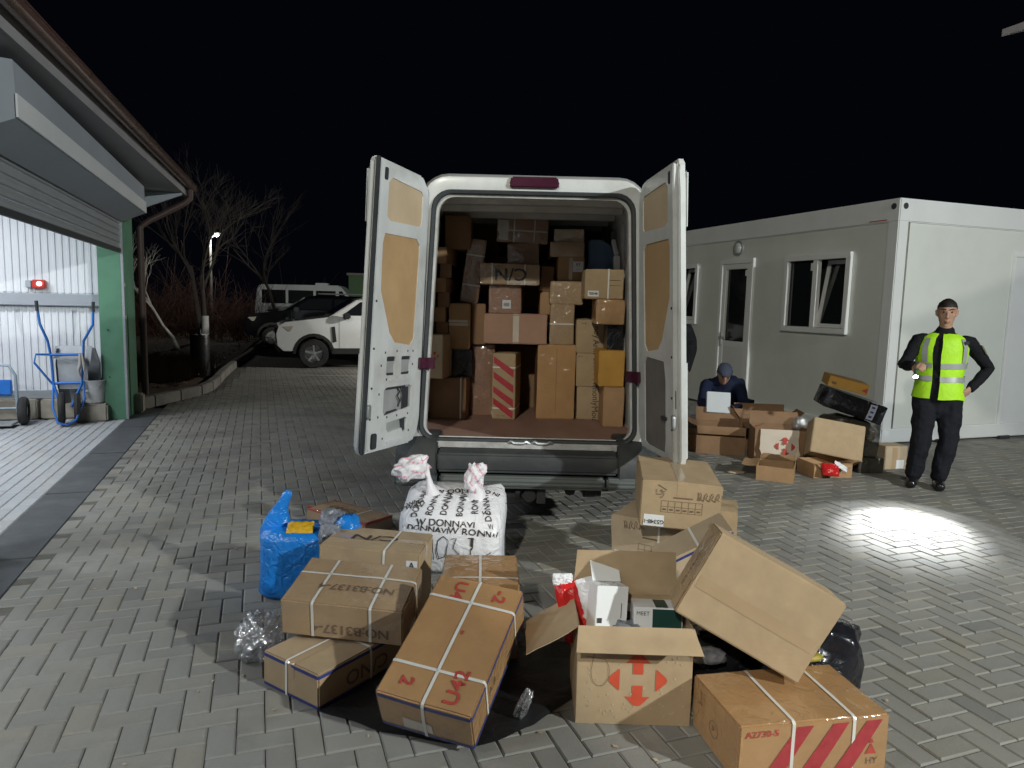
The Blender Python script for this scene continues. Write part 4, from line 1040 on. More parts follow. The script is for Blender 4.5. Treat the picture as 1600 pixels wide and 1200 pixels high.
# ------------------------------------------------------------ load inside the van
VB={'v1':(-0.505,5.890,0.654,0.292,0.45,0.340),'v2':(-0.569,5.75,0.998,0.136,0.45,0.344),'v3':(-0.415,5.95,0.998,0.15,0.4,0.221),'v4':(-0.44,5.92,1.222,0.171,0.4,0.371),
'v5':(-0.292,6.05,1.258,0.117,0.4,0.333),'v6':(-0.251,6.125,0.654,0.199,0.45,0.603),'v7':(-0.045,5.91,0.654,0.19,0.36,0.541),'v8':(0.021,5.98,1.273,0.514,0.4,0.243),
'v9':(0.36,6.01,0.654,0.318,0.42,0.618),'v10':(0.4,6.0,1.273,0.194,0.4,0.33),'v11a':(0.667,6.0,1.207,0.289,0.38,0.278),'v11b':(0.677,6.0,0.930,0.291,0.38,0.276),'v11c':(0.677,6.0,0.654,0.271,0.38,0.275),
'v12':(0.772,5.62,0.975,0.196,0.32,0.283),'v13':(0.80,5.62,0.654,0.16,0.30,0.320),'v14':(0.80,5.66,1.259,0.12,0.25,0.201),'v15':(0.745,5.62,1.46,0.22,0.32,0.191),
'v16':(0.695,5.63,1.653,0.3,0.28,0.228),'v17':(0.43,6.025,1.604,0.267,0.45,0.187),'v18':(0.463,6.05,1.792,0.215,0.4,0.198),'v19':(0.426,6.05,1.991,0.277,0.4,0.122),
'v20':(0.468,6.15,2.114,0.248,0.5,0.108),'v22':(0.054,6.225,2.108,0.428,0.45,0.199),'v23':(0.067,6.2,1.924,0.263,0.4,0.183),'v24':(-0.045,6.025,1.755,0.485,0.45,0.168),'v25':(-0.067,6.06,1.517,0.27,0.4,0.237),
'v26':(-0.375,6.025,1.60,0.147,0.35,0.52),'v28':(-0.47,6.0,2.03,0.21,0.4,0.27),'v29a':(0.262,6.125,1.707,0.107,0.35,0.211),'v29b':(0.265,6.125,1.517,0.091,0.35,0.189),
'v27a':(-0.564,5.905,1.905,0.09,0.45,0.129),'v27b':(-0.569,5.915,1.794,0.091,0.45,0.111),'v27c':(-0.572,5.905,1.677,0.093,0.45,0.116),'v27d':(-0.577,5.915,1.559,0.093,0.45,0.116),'v27e':(-0.58,5.905,1.441,0.095,0.45,0.117),'v27f':(-0.585,5.915,1.342,0.096,0.45,0.098),
'b1':(-0.209,6.6,1.609,0.371,0.36,0.409),'b2':(0.4,6.7,0.654,0.32,0.5,0.919),'b3':(0.034,6.65,0.654,0.398,0.5,0.569),'b4':(0.708,6.65,0.654,0.295,0.5,0.979),'b5':(-0.279,6.7,2.019,0.262,0.4,0.282),'b6':(0.252,6.7,1.574,0.374,0.4,0.401),'b7':(-0.39,6.6,0.654,0.37,0.4,0.954)}
VL={
'v1':('large dark brown box with a white strap on the van floor at far left',kdark,(0,0,-.06)),
'v2':('pale box with small red arrow emblem atop the brown box at the left door frame',kraft3,(0,0,-.20)),
'v3':('black film wrapped parcel squeezed between the emblem box and the dark tall box',blackfilm,(0,0,0)),
'v4':('tan upright box with a pale tape band beside the left column in the van',kraft2,(0,0,0)),
'v5':('narrow dark brown box right of the taped upright box in the van',kdark,(0,0,0)),
'v6':('tall dark film wrapped box left of the red striped box in the van',kfilmd,(0,0,0)),
'v7':('upright box with diagonal red stripes standing on the van floor',kraft,(0,0,-.12)),
'v8':('wide rosy brown box lying above the red striped box',kpink,(0,0,0)),
'v9':('tall plain tan box standing on the van floor in the middle',kfilm,(0,0,.02)),
'v10':('film wrapped strapped box on top of the tall plain tan box',kfilm2,(0,0,0)),
'v11a':('uppermost of three boxes with vertical black handwriting in the van',kraft,(0,0,0)),
'v11b':('middle one of three boxes with vertical black handwriting in the van',kraft,(0,0,0)),
'v11c':('lowest of three boxes with vertical black handwriting on the van floor',kraft,(0,0,0)),
'v12':('orange yellow box by the right door frame of the van',kyel,(0,0,0)),
'v13':('plain box on the van floor beneath the orange yellow box',kraft2,(0,0,0)),
'v14':('black bagged bundle on top of the orange yellow box',blackfilm,(0,0,0)),
'v15':('glossy film wrapped box above the black bundle at right in the van',kfilm,(0,0,0)),
'v16':('tan box with one white strap and small label below the blue panel',kraft,(0,0,0)),
'v17':('film wrapped box left of the strapped labelled box under the blue panel',kfilm2,(0,0,0)),
'v18':('box with a big white paper label and pale tape in the upper right stack',kraft2,(0,0,0)),
'v19':('short wide box with shiny tape resting on the labelled box',kfilm2,(0,0,0)),
'v20':('topmost flat box at right just under the van roof',kfilm2,(0,0,-.12)),
'v22':('topmost dark film wrapped box near the middle of the van roof',kfilmd,(0,.03,0)),
'v23':('small film wrapped box between the topmost box and the lettered box',kfilmd,(0,0,0)),
'v24':('strapped box with upside down C/N lettering high in the van',kfilm2,(0,0,.03)),
'v25':('film wrapped box with small white label below the lettered box',kfilmd,(0,0,-.05)),
'v26':('tall narrow dark box leaning right in the upper left of the van',kfilmd,(0,.13,0)),
'v28':('dark box under the roof in the upper left corner of the van',kdark,(0,0,0)),
'v29a':('narrow brown box right of the lettered box in the van',kdark,(0,.08,0)),
'v29b':('narrow pale box behind the small white label box in the van',kraft2,(0,0,0)),
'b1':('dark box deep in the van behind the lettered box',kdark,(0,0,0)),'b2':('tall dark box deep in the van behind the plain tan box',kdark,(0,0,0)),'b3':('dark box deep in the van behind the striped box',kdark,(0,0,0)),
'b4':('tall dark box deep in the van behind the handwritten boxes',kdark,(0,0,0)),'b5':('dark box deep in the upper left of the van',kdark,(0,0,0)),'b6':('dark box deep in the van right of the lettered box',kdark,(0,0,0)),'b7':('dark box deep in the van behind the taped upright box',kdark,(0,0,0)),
}
ordn=['uppermost','second from the top','third from the top','third from the bottom','second from the bottom','lowest']
for i,c in enumerate('abcdef'):
    VL['v27'+c]=(f'{ordn[i]} of the six small boxes stacked along the left van wall',kdark if i%2 else kraft2,(0,0,(-.12,.08,-.1,.05,-.08,.04)[i]))
V={}
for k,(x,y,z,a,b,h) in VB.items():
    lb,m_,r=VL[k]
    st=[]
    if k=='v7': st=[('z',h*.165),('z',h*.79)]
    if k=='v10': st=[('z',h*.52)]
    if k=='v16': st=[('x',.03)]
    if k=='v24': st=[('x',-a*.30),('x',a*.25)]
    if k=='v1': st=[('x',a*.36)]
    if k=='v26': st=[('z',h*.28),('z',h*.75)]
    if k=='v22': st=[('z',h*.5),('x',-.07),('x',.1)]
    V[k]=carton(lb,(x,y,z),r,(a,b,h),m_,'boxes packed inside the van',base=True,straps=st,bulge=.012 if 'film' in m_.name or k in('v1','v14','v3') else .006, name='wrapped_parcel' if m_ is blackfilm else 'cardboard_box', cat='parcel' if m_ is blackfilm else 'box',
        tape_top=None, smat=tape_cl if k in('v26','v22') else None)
on(V['v2'],np_logo(.075,redink),'F',.5,.52)
on(V['v4'],poly_mesh([rect(.172,.02,0,.012),rect(.172,.02,0,-.014)],tape_cl,'tape'),'F',.5,.58,name='tape')
W7=VB['v7'][3]
for zc in (.87,.64,.42,.24):
    hh=.105; clipw=W7/2-.008
    on(V['v7'],poly_mesh([[(-clipw,hh*.55),(-clipw,hh*.05),(clipw*.9,-hh*1.1),(clipw*.9,-hh*.5)]],redtape,'red_stripe'),'F',.5,zc-.02,lift=.005)
on(V['v7'],text_mesh('EO  ON',.02,brownink),'F',.4,.05)
on(V['v8'],poly_mesh([rect(.05,.24)],tape_cl,'tape'),'F',.5,.5,lift=.008,name='tape')
on(V['v9'],poly_mesh([rect(.004,.55)],kdark,'seam'),'F',.5,.5,lift=.014,name='seam')
for k,s in (('v11a','rmoy'),('v11a','Arm'),('v11b','ostou'),('v11b','Ar'),('v11c','monly'),('v11c','Mou')):
    on(V[k],text_mesh(s,.075,blackink,0,.9),'F',.56,{'rmoy':.72,'Arm':.2,'ostou':.62,'Ar':.12,'monly':.74,'Mou':.2}[s],-math.pi/2+.05,lift=.011)
for k,u,v in (('v11a',.2,.9),('v11b',.1,.92),('v11c',.72,.1)): on(V[k],text_mesh('» »',.03,blackink),'F',u,v)
sticker(V['v16'],'F',.22,.18,.085,.045,text=[('G5348',.024,0,brownink)],lift=.007)
on(V['v16'],poly_mesh([rect(.10,.003,0,.02),rect(.1,.003,0,-.02)],brownink,'printed_mark'),'F',.75,.55,lift=.008)
sticker(V['v18'],'F',.76,.62,.085,.085,m_=paper,text=[('RT',.03,.015,brownink),('-----',.02,-.02,brownink)],lift=.008)
on(V['v18'],poly_mesh([rect(.03,.19)],tape_cl,'tape'),'F',.48,.5,lift=.009,name='tape')
on(V['v24'],text_mesh('C/N',.14,blackink,.002,1.1),'F',.51,.52,math.pi,lift=.009)
on(V['v24'],poly_mesh([rect(.24,.035)],tape_cl,'tape'),'F',.7,.10,lift=.010,name='tape')
sticker(V['v25'],'F',.56,.33,.07,.07,text=[('||||||',.03,.0,blackink)],lift=.012)
sticker(V['v22'],'F',.12,.5,.09,.16,m_=tape_cl,lift=.012)

for i,k in enumerate(('v6','v10','v15','v17','v19','v20','v22','v23','v24','v25','v26')): wrap(V[k],i*3.7)
# ============================================================ HEAP IN THE FOREGROUND
GR='boxes heaped on the paving behind the van'
def box9(key,label,loc,rot,dim,m_,**k): return carton(label,loc,rot,dim,m_,GR,**k)
pi=math.pi
# A: strapped carton NO:B3137-4
a=box9('A','strapped tan box lettered NO:B3137-4 tilted on top of two boxes',(-.677,3.004,.276),(.167,.042,-.097),(.530,.350,.169),kfilm2,straps=[('x',-.125),('x',.125),('y',.045)],bulge=.006)
on(a,text_mesh('NO:B3137-4',.062,brownink,.0006,1.05),'T',.55,.36,pi,lift=.006)
on(a,text_mesh('NO:B3137-4',.062,brownink,.0006,1.05),'F',.57,.30,pi,lift=.006)
# B
b=box9('B','box with dark blue edge band and C/NO lettering under the left heap',(-.719,2.893,.0745),(0,0,-.590),(.339,.520,.148),kraft,tape_top='y',straps=[('x',-.02),('y',.02)],bands=[(.135,.014,blueband),(.012,.012,blueband)])
on(b,text_mesh('C/NO',.085,brownink,.001,1.1),'R',.50,.48,pi)
# C: U42
c=box9('C','film wrapped box with red U42 lettering leaning on a lower box',(-.190,2.60,.243),(.42,.069,-.308),(.364,.590,.186),kfilm,straps=[('x',-.0),('y',-.155),('y',.175)],bands=[(.168,.016,blueband),(.014,.016,blueband)],bulge=.006)
for s,sz,u,v,r in (('U42',.075,.76,.16,pi/2),('2',.07,.24,.12,-pi/2),('U4',.07,.30,.88,-pi/2),('-2',.07,.77,.90,-pi/2),("'",.06,.56,.52,0)):
    on(c,text_mesh(s,sz,redink,.0015,1.15),'T',u,v,r,lift=.006)
sticker(c,'F',.42,.32,.115,.055,m_=clearfilm if False else tape_cl,lift=.006)
on(c,text_mesh('A.8.',.05,brownink),'R',.35,.5,lift=.006)
# D
d=box9('D','tan strapped box the U42 box leans against',(-.128,3.19,.179),(0,0,.043),(.351,.383,.356),kfilm,straps=[('x',.0),('y',-.12)],bulge=.006)
# E
e=box9('E','tan strapped box with upside down C/N lettering behind the lettered tilted box',(-.675,3.515,.190),(0,.03,-.11),(.511,.324,.375),kraft,straps=[('x',.08)],bulge=.006,tape_top='x')
on(e,text_mesh('C/N',.11,blackink,.0015,1.3),'T',.46,.55,pi,lift=.005)
sticker(e,'F',.93,.84,.055,.05,text=[('A',.045,0,blackink)],lift=.004)
# F
f=box9('F','red edged box lettered C/NO farthest left behind the blue bag',(-1.147,4.916,.046),(0,0,-.612),(.61,.26,.090),kfilm2,straps=[('x',.11)],bands=[(.082,.013,redband)])
on(f,text_mesh('C/NO',.085,brownink,.001,1.2),'T',.40,.5,pi,lift=.005)
on(f,poly_mesh([rect(.61,.012,0,.124),rect(.61,.012,0,-.124),rect(.012,.26,.299,0),rect(.012,.26,-.299,0)],redband,'edge_band'),'T',.5,.5,lift=.005,name='edge_band')
# I / J / K  behind on the right
iB=box9('I','uppermost box with white G5348-1 label on the right heap',(.930,3.860,.575),(.012,.037,-.122),(.409,.574,.249),kraft,tape_top='y',bulge=.004)
sticker(iB,'F',.175,.155,.105,.062,rot=pi,text=[('G5348-1',.030,.005,blackink)])
tb=[]
for k in range(3): tb.append(rect(.21,.0022,0,.03-.03*k))
for k in range(7): tb.append(rect(.0022,.062,-.105+.035*k,0))
on(iB,poly_mesh(tb,brownink,'printed_table'),'F',.51,.48)
for k in range(6):
    on(iB,poly_mesh([rect(.018,.009)],brownink,'printed_mark'),'F',.51+(-.0875+.035*k)/.409,.48-.015/.249)
on(iB,poly_mesh([rect(.10,.008)],brownink,'printed_line'),'F',.52,.68)
ap=[[(0.0+.03*k,.0),(.004+.03*k,.03),(.012+.03*k,.045),(.018+.03*k,.03),(.010+.03*k,.012),(.03+.03*k,.0)] for k in range(4)]+[[(.0,.045),(.01,.0),(.02,.02)],[(.1,.045),(.14,.02)]]
on(iB,ribbon_mesh(ap,.004,brownink),'F',.70,.66,name='handwriting')
on(iB,ribbon_mesh([[(0,.055),(.05,.045),(.04,.03),(.02,.035)],[(0,.03),(.01,.005),(.035,.015),(.02,.03),(.045,.02),(.04,-.005),(.03,.0)]],.004,brownink),'F',.16,.72,-.3,name='handwriting')
j=box9('J','box with half hidden white label supporting the G5348-1 box at left',(.845,3.93,.2155),(0,0,-.55),(.40,.34,.430),kraft3,straps=[('x',.08)],bulge=.005)
sticker(j,'F',.18,.44,.10,.07,rot=pi-.05,text=[('G5431-2',.027,.006,blackink)])
on(j,poly_mesh([rect(.15,.0025,0,.03-.03*k) for k in range(3)]+[rect(.0025,.062,-.075+.0375*k,0) for k in range(5)],brownink,'printed_table'),'F',.60,.60)
on(j,ribbon_mesh(ap,.004,brownink),'F',.2,.84,.1,name='handwriting')
on(j,poly_mesh([rect(.09,.008)],brownink,'printed_line'),'F',.58,.76)
kk=box9('K','plain box on the right under the G5348-1 box',(1.26,4.26,.198),(0,0,-.30),(.30,.263,.394),kraft,tape_top='x',straps=[('x',-.02)])
# L
l=box9('L','tilted strapped box with blue band wedged behind the big tilted box',(.895,3.235,.452),(.126,-.52,-.064),(.372,.212,.151),kraft3,straps=[('x',.02)],bands=[(.137,.012,blueband),(.012,.012,blueband)])
# H
h=box9('H','large plain tan box tilted across the open box and the striped box',(.949,2.600,.492),(-.107,.479,-.166),(.514,.201,.347),kraft,bulge=.004)
on(h,poly_mesh([rect(.51,.05)],tape,'tape'),'F',.5,.42,lift=.0035,name='tape')
on(h,poly_mesh([rect(.20,.335)],kfilm2,'end_flap'),'L',.5,.5,pi/2*0,lift=.005,name='end_flap')
on(h,text_mesh('G3124-02',.03,brownink,0,1.2),'L',.5,.45,pi/2,lift=.008)
on(h,poly_mesh([rect(.5,.012,0,.07),rect(.48,.008,0,-.05)],clearfilm,'film'),'T',.5,.5,lift=.006,name='film')
# M
m_b=box9('M','strapped box with three diagonal red stripes nearest at lower right',(1.039,2.433,.1065),(0,0,.181),(.570,.344,.211),kfilm,straps=[('x',-.085),('x',.145)],bulge=.005)
for k,u in enumerate((-.02,.115,.245)):
    on(m_b,poly_mesh([[(u-.175,-.125+.03),(u-.105,-.125+.03),(u+.01,.088),(u-.05,.088)]],redtape,'red_stripe'),'F',.5,.5,lift=.005)
on(m_b,text_mesh('A2730-5',.032,redink,.0006,1.1),'F',.15,.84,lift=.005)
on(m_b,poly_mesh([[(-.022,-.02),(.022,-.02),(.0,.02)],[(-.01,.02),(.01,.02),(0,.04)]],redink,'printed_mark'),'F',.88,.42,lift=.005)
on(m_b,text_mesh('HY',.035,brownink),'F',.89,.2,lift=.005)
ring=[(.03*math.cos(q*.35),.03*math.sin(q*.35)) for q in range(19)]
on(m_b,ribbon_mesh([ring],.0025,brownink),'L',.50,.44,name='printed_ring',lift=.005); on(m_b,text_mesh('P',.035,brownink),'L',.50,.44,lift=.005)
on(m_b,ribbon_mesh([[(0,.03),(.004,-.02)],[(-.012,-.02),(.015,-.02)]],.004,brownink),'L',.2,.72,name='handwriting',lift=.005)

for i,t_ in enumerate((a,c,d,m_b,f)): wrap(t_,50+i*2.9,.0022)
# ---- open boxes with flaps
def open_box(label,loc,rot,dim,m_,flaps,group,th=.005,name='open_box',inner=None):
    """loc = base centre; flaps {side:(angle from vertical outwards, length, taper)}"""
    t=thing(name,label,'box',loc,rot,group); t['dim']=list(dim); w_,d_,h_=dim
    MB().box((0,0,th/2),(w_,d_,th)).build('bottom_panel',m_,t)
    for s,c,dd in (('F',(0,-d_/2+th/2,h_/2),(w_,th,h_)),('B',(0,d_/2-th/2,h_/2),(w_,th,h_)),('L',(-w_/2+th/2,0,h_/2),(th,d_-2*th,h_)),('R',(w_/2-th/2,0,h_/2),(th,d_-2*th,h_))):
        mb=MB().box(c,dd); o=mb.build('side_panel',m_,t,sub=3,bevel=.0015)
        for v in o.data.vertices: v.co+=noise.noise_vector(v.co*4+Vector((len(label),0,ord(s))))*.005*(v.co.z/h_)
    for s,(ang,ln,tp) in flaps.items():
        X,_,Nn=[Vector(q) for q in FACE[s]]; e=(abs(X.x)*w_+abs(X.y)*d_)/2; hinge=Nn*((abs(Nn.x)*w_+abs(Nn.y)*d_)/2-th/2)+Vector((0,0,h_+.001))
        dv=Vector((0,0,1))*math.cos(ang)+Nn*math.sin(ang); nn=X.cross(dv)
        mb=MB(); N=5; rows=[]
        for i in range(N+1):
            f=i/N; bend=.018*math.sin(f*2.4+len(label))*f
            rows.append([hinge+X*(e*(1-tp*f))*q+dv*ln*f+nn*(bend+.008*noise.noise((q*2,f*2,ord(s)))*f) for q in (-1,-.6,-.2,.2,.6,1)])
        k=len(rows); mb.grid(rows); mb.grid([[p-nn*th*.7 for p in r] for r in rows][::-1])
        r0=[rows[0][0]]+[rows[i][0] for i in range(1,k)]+list(rows[-1][1:])+[rows[i][-1] for i in range(k-2,-1,-1)]
        mb.grid([r0,[p-nn*th*.7 for p in r0]])
        mb.build('flap',m_,t,smooth=50)
    return t
g=open_box('open tan box with red arrow emblem and its flaps folded out',(.497,2.705,.001),(0,0,-.014),(.440,.316,.390),kraft,{'F':(R(128),.115,-.06),'L':(R(128),.235,.10),'B':(R(8),.185,.06)},GR)
on(g,np_logo(.225),'F',.53,.47,lift=.0085)
lp_=[(.025*math.cos(q)+.0,.05*math.sin(q)+.0) for q in [i*.3 for i in range(-5,14)]]
on(g,ribbon_mesh([[(-.055,.07),(-.03,.068)]+[(.0+.035*math.sin(q*.35+.2)-.0,.01+.058*math.cos(q*.35+.2)) for q in range(1,15)]+[(-.028,.06),(-.02,.11),(-.01,.135)]],.0022,brownink),'F',.20,.52,lift=.0088,name='printed_loop')
rq=random.Random(4)
on(g,poly_mesh([rect(.007,.007,rq.uniform(-.19,.19),rq.uniform(-.17,.12)) for _ in range(60)],kraft3,'printed_snowflakes'),'F',.5,.5,lift=.0075)['kind']='stuff'
on(g,ribbon_mesh([[(-.05,.06),(.0,.03),(.05,-.01)]],.003,brownink),'F',.90,.72,lift=.0088,name='printed_loop')

def small_pack(name,label,cat,loc,rot,dim,m_,group=None,bev=.002):
    t=thing(name,label,cat,loc,rot,group); t['dim']=list(dim)
    MB().box((0,0,dim[2]/2),dim).build('carton',m_,t,bevel=bev); return t
wb=small_pack('product_box','open white product box with printed dots in the emblem box','carton',(.405,2.735,.285),(-.18,.10,.22),(.135,.10,.19),whitecard)
mb=MB().box((0,0,.0015),(.125,.11,.003)); o=mb.build('flap',whitecard,wb); o.matrix_local=Matrix.Translation((.01,.05,.19))@Matrix.Rotation(R(58),4,'X')@Matrix.Translation((0,.055,0))
on(wb,poly_mesh([rect(.006+.006*rq.random(),.005,rq.uniform(-.045,.045),rq.uniform(-.035,.035)) for _ in range(10)],blackink,'printed_dots'),'T',.5,.5,lift=.0015)
on(wb,poly_mesh([rect(.003,.06,.04,0),rect(.02,.02,-.05,-.04)],blackink,'printed_mark'),'F',.5,.5,lift=.0015)
gb=small_pack('product_box','white product box with dark green band in the emblem box','carton',(.605,2.72,.30),(-.12,.0,-.05),(.19,.12,.11),whitecard)
on(gb,poly_mesh([rect(.115,.10)],greencard,'green_band'),'F',.68,.5,lift=.0012); on(gb,poly_mesh([rect(.05,.118)],greencard,'green_band'),'T',.58,.5,lift=.0012)
on(gb,text_mesh('MEET',.022,blackink),'F',.18,.78,lift=.0014)
lin=small_pack('packing_insert','white card insert behind the green banded product box','insert',(.60,2.825,.33),(-.9,0,-.03),(.21,.004,.10),whitecard)
def blob(name,label,cat,loc,rad,m_,seed,amp=.25,fr=3,group=None,rot=(0,0,0),flat=None,parent=None,sub=4):
    me=bpy.data.meshes.new(name); bm=bmesh.new(); bmesh.ops.create_icosphere(bm,subdivisions=sub,radius=1)
    for v in bm.verts:
        n=v.co.normalized(); k=1+amp*noise.noise(n*fr+Vector((seed,seed*.7,0)))+amp*.35*abs(noise.noise(n*fr*3+Vector((seed,3,0))))
        q=Vector((math.copysign(abs(n.x)**.75,n.x),math.copysign(abs(n.y)**.75,n.y),math.copysign(abs(n.z)**.75,n.z)))*k
        v.co=Vector((q.x*rad[0],q.y*rad[1],q.z*rad[2]))
        if flat is not None and v.co.z<flat: v.co.z=flat+.01*noise.noise(n*7)
    bm.to_mesh(me); bm.free(); me.materials.append(m_); me.polygons.foreach_set('use_smooth',[True]*len(me.polygons))
    o=place(name,me,parent); o.location=loc; o.rotation_euler=rot
    if label: tag(o,label,cat,group)
    return o
def pillow(name,label,cat,loc,rot,w_,h_,t_,m_,seed=1,group=None,parent=None,crimp=.0):
    mb=MB(); N=16; top=[];bot=[]
    for j in range(N+1):
        a=[];b=[]
        for i in range(N+1):
            u,v=2*i/N-1,2*j/N-1; k=((1-abs(u)**3.5)*(1-abs(v)**3.5))**.6
            n1=noise.noise((u*2.2+seed,v*2.2,seed*.3)); n2=noise.noise((u*5+seed,v*5,4))
            x=u*w_/2*(1-.06*abs(v)**3+.04*n1); y=v*h_/2*(1-.05*abs(u)**3+.04*n2)
            a.append((x,y,t_/2*k*(1+.5*n1)+.010*n2)); b.append((x,y,-t_/2*k*(1+.3*n2)+.010*n2-.001))
        top.append(a);bot.append(b)
    mb.grid(top); mb.grid([r[::-1] for r in bot]); o=mb.build(name,m_,parent,smooth=75); o.location=loc; o.rotation_euler=rot
    if label: tag(o,label,cat,group)
    return o
# red and white foil mailer in the open box
pk=thing('mailer_bag','crumpled red and white plastic mailer standing in the emblem box','mailer bag',(.345,2.80,.245),(-.25,-.20,.12))
pillow('packet',None,None,(-.045,0,.10),(R(90),0,0),.12,.25,.06,redfoil,3,parent=pk)
pillow('white_side',None,None,(.055,-.008,.115),(R(90),0,0),.15,.22,.06,whitebag,5,parent=pk)
pillow('torn_top',None,None,(-.062,0,.235),(R(90),.2,0),.085,.05,.02,whitebag,8,parent=pk)
bc=poly_mesh([rect(.0025+.002*(k%3),.04,-.03+.008*k,0) for k in range(7)],blackink,'barcode'); o=place('barcode',bc,pk); o.matrix_local=Matrix.Translation((.075,-.046,.15))@Matrix.Rotation(R(90),4,'X')
blob('grey_pouch','grey plastic pouch low in the emblem box','pouch',(.49,2.68,.31),(.06,.05,.04),greypack,6,.25,3)
blob('black_bundle','black plastic bundle filling the back of the emblem box','bundle',(.50,2.76,.19),(.19,.09,.12),blackfilm,9,.2,3)

# blue bag
def bag_shape(t,name,prof,m_,seed,amp,fr,n=48,p=.62,lean=(0,0)):
    """stack of superellipse rings (z, rx, ry, cx, cy) with folds"""
    rows=[]
    for z,rx,ry,cx,cy in prof:
        row=[]
        for j in range(n):
            a_=2*pi*j/n; c_,s_=math.cos(a_),math.sin(a_)
            x=math.copysign(abs(c_)**p,c_)*rx; y=math.copysign(abs(s_)**p,s_)*ry
            k=1+amp*noise.noise((c_*fr+seed,s_*fr,z*fr*2.2))+amp*.5*noise.noise((c_*fr*2.5,s_*fr*2.5+seed,z*fr*5))
            row.append((cx+x*k,cy+y*k,z+amp*.08*noise.noise((c_*3,s_*3,seed+z*9))))
        rows.append(row)
    mb=MB().grid(rows,0,True); mb.face(rows[0][::-1]); mb.face(rows[-1]); return mb.build(name,m_,t,smooth=70)
bb=thing('plastic_bag','bright blue plastic bag stuffed with packets beside the left heap','bag',(-1.09,3.72,0),(0,0,-.05),None); bb.scale=(1.15,1.05,1.03)
bag_shape(bb,'bag_body',[(.005,.185,.13,-.03,0),(.03,.20,.145,-.03,0),(.12,.205,.15,-.02,0),(.24,.21,.155,0,0),(.31,.215,.155,.005,0),(.345,.205,.145,.01,0),(.36,.17,.12,.015,0),(.362,.10,.06,.02,0)],bluefilm,2.3,.07,2.2)
bag_shape(bb,'bag_handle',[(.27,.075,.05,-.155,-.0),(.34,.075,.045,-.155,0),(.40,.055,.035,-.150,0),(.455,.035,.025,-.135,0),(.50,.025,.018,-.112,0),(.53,.024,.014,-.10,0),(.545,.012,.008,-.095,0)],bluefilm,4.1,.12,3,24)
bag_shape(bb,'bag_handle',[(.30,.07,.07,.165,.0),(.36,.062,.06,.185,0),(.41,.045,.05,.195,0),(.43,.02,.03,.195,0)],bluefilm,6.7,.15,3,24)
pillow('yellow_packet','flat yellow packet on top of the blue bag','packet',(-1.11,3.64,.387),(.45,0,.1),.14,.09,.03,yellowfilm,4)
pillow('grey_packet','patterned grey packet upper one in the mouth of the blue bag','packet',(-.96,3.74,.412),(.5,.2,.1),.14,.12,.06,greypack,7)
pillow('grey_packet','patterned grey packet lower one hanging over the front of the blue bag','packet',(-.945,3.595,.365),(1.1,.1,.1),.11,.12,.06,greypack,11)

# white printed bag with two knotted ears
wg=thing('printed_bag','white bag printed all over with black lettering and two knotted ears','bag',(-.335,4.20,0),(0,0,-.08))
bag_shape(wg,'bag_body',[(.005,.30,.19,0,0),(.04,.315,.21,0,0),(.18,.315,.215,0,0),(.27,.312,.21,0,.0),(.325,.300,.200,-.0,.006),(.350,.275,.178,-.0,.015),(.365,.23,.14,-.01,.02),(.372,.14,.08,-.02,.03),(.373,.05,.03,-.03,.03)],whitebag,5.2,.055,2,72,p=.33)
for v in [c for c in wg.children if c.name.startswith('bag_body')][0].data.vertices:
    if v.co.z>.2: k_=min(1,(v.co.z-.2)/.12); v.co.z+=k_*(.055+.30*v.co.y+.018*noise.noise(v.co*7)); v.co+=noise.noise_vector(v.co*15)*.010*k_
lett=[('W DONNAVI',.052,0)]
rl2=random.Random(12)
def bag_text(s,size,x,z,r,front=True):
    me=text_mesh(s,size,blackink,.0008,1.0)
    q=place('lettering',me,wg)
    if front: q.matrix_local=Matrix.Translation((x,-.232,z))@Matrix.Rotation(R(90),4,'X')@Matrix.Rotation(r,4,'Z')
    else:
        yy=-.10+(z)*1.0
        q.matrix_local=Matrix.Translation((x,yy,.438-abs(z)*.1))@Matrix.Rotation(R(38),4,'X')@Matrix.Rotation(r,4,'Z')
    return q
# lettering is wrapped onto the bag by shrinkwrapping each print sheet to the body
body=[c for c in wg.children if c.name.startswith('bag_body')][0]
def wrap_print(me,M,name='lettering',off=.004):
    from mathutils.bvhtree import BVHTree
    if not hasattr(wrap_print,'t'): wrap_print.t=BVHTree.FromPolygons([v.co[:] for v in body.data.vertices],[p.vertices[:] for p in body.data.polygons])
    m2=me.copy(); 
    for v in m2.vertices:
        p=M@v.co; h_=wrap_print.t.find_nearest(p); v.co=h_[0]+h_[1]*off if h_[1].dot(p-h_[0])>-1 else p
    return place(name,m2,wg)
def vm(x,y,z,tilt,r): return Matrix.Translation((x,y,z))@Matrix.Rotation(tilt,4,'X')@Matrix.Rotation(r,4,'Z')
for s,sz,x,z,r in (('W DONNAVI',.06,-.02,.325,.0),('W RONNAV',.062,.17,.27,-.06),('W DONNAVI',.055,-.16,.285,-.08),('W',.06,.27,.33,.2)):
    wrap_print(text_mesh(s,sz,blackink,.0008),vm(x,-.24,z,R(80),r))
for s,x,y,z,r in (('DONNAVI',-.20,-.10,.42,pi/2-.1),('RONNAVI',-.11,-.09,.43,pi/2-.1),('DONNAV',-.03,-.09,.435,pi/2-.05),('BONNAVI',.06,-.09,.43,pi/2),('RONNA',.14,-.08,.42,pi/2+.1),('DONNAVI',.21,-.08,.40,pi/2+.2),('W WAV',-.26,-.12,.38,.1),('W DON',-.02,.02,.46,.2)):
    wrap_print(text_mesh(s,.055,blackink,.0008),vm(x,y,z,R(35),r))
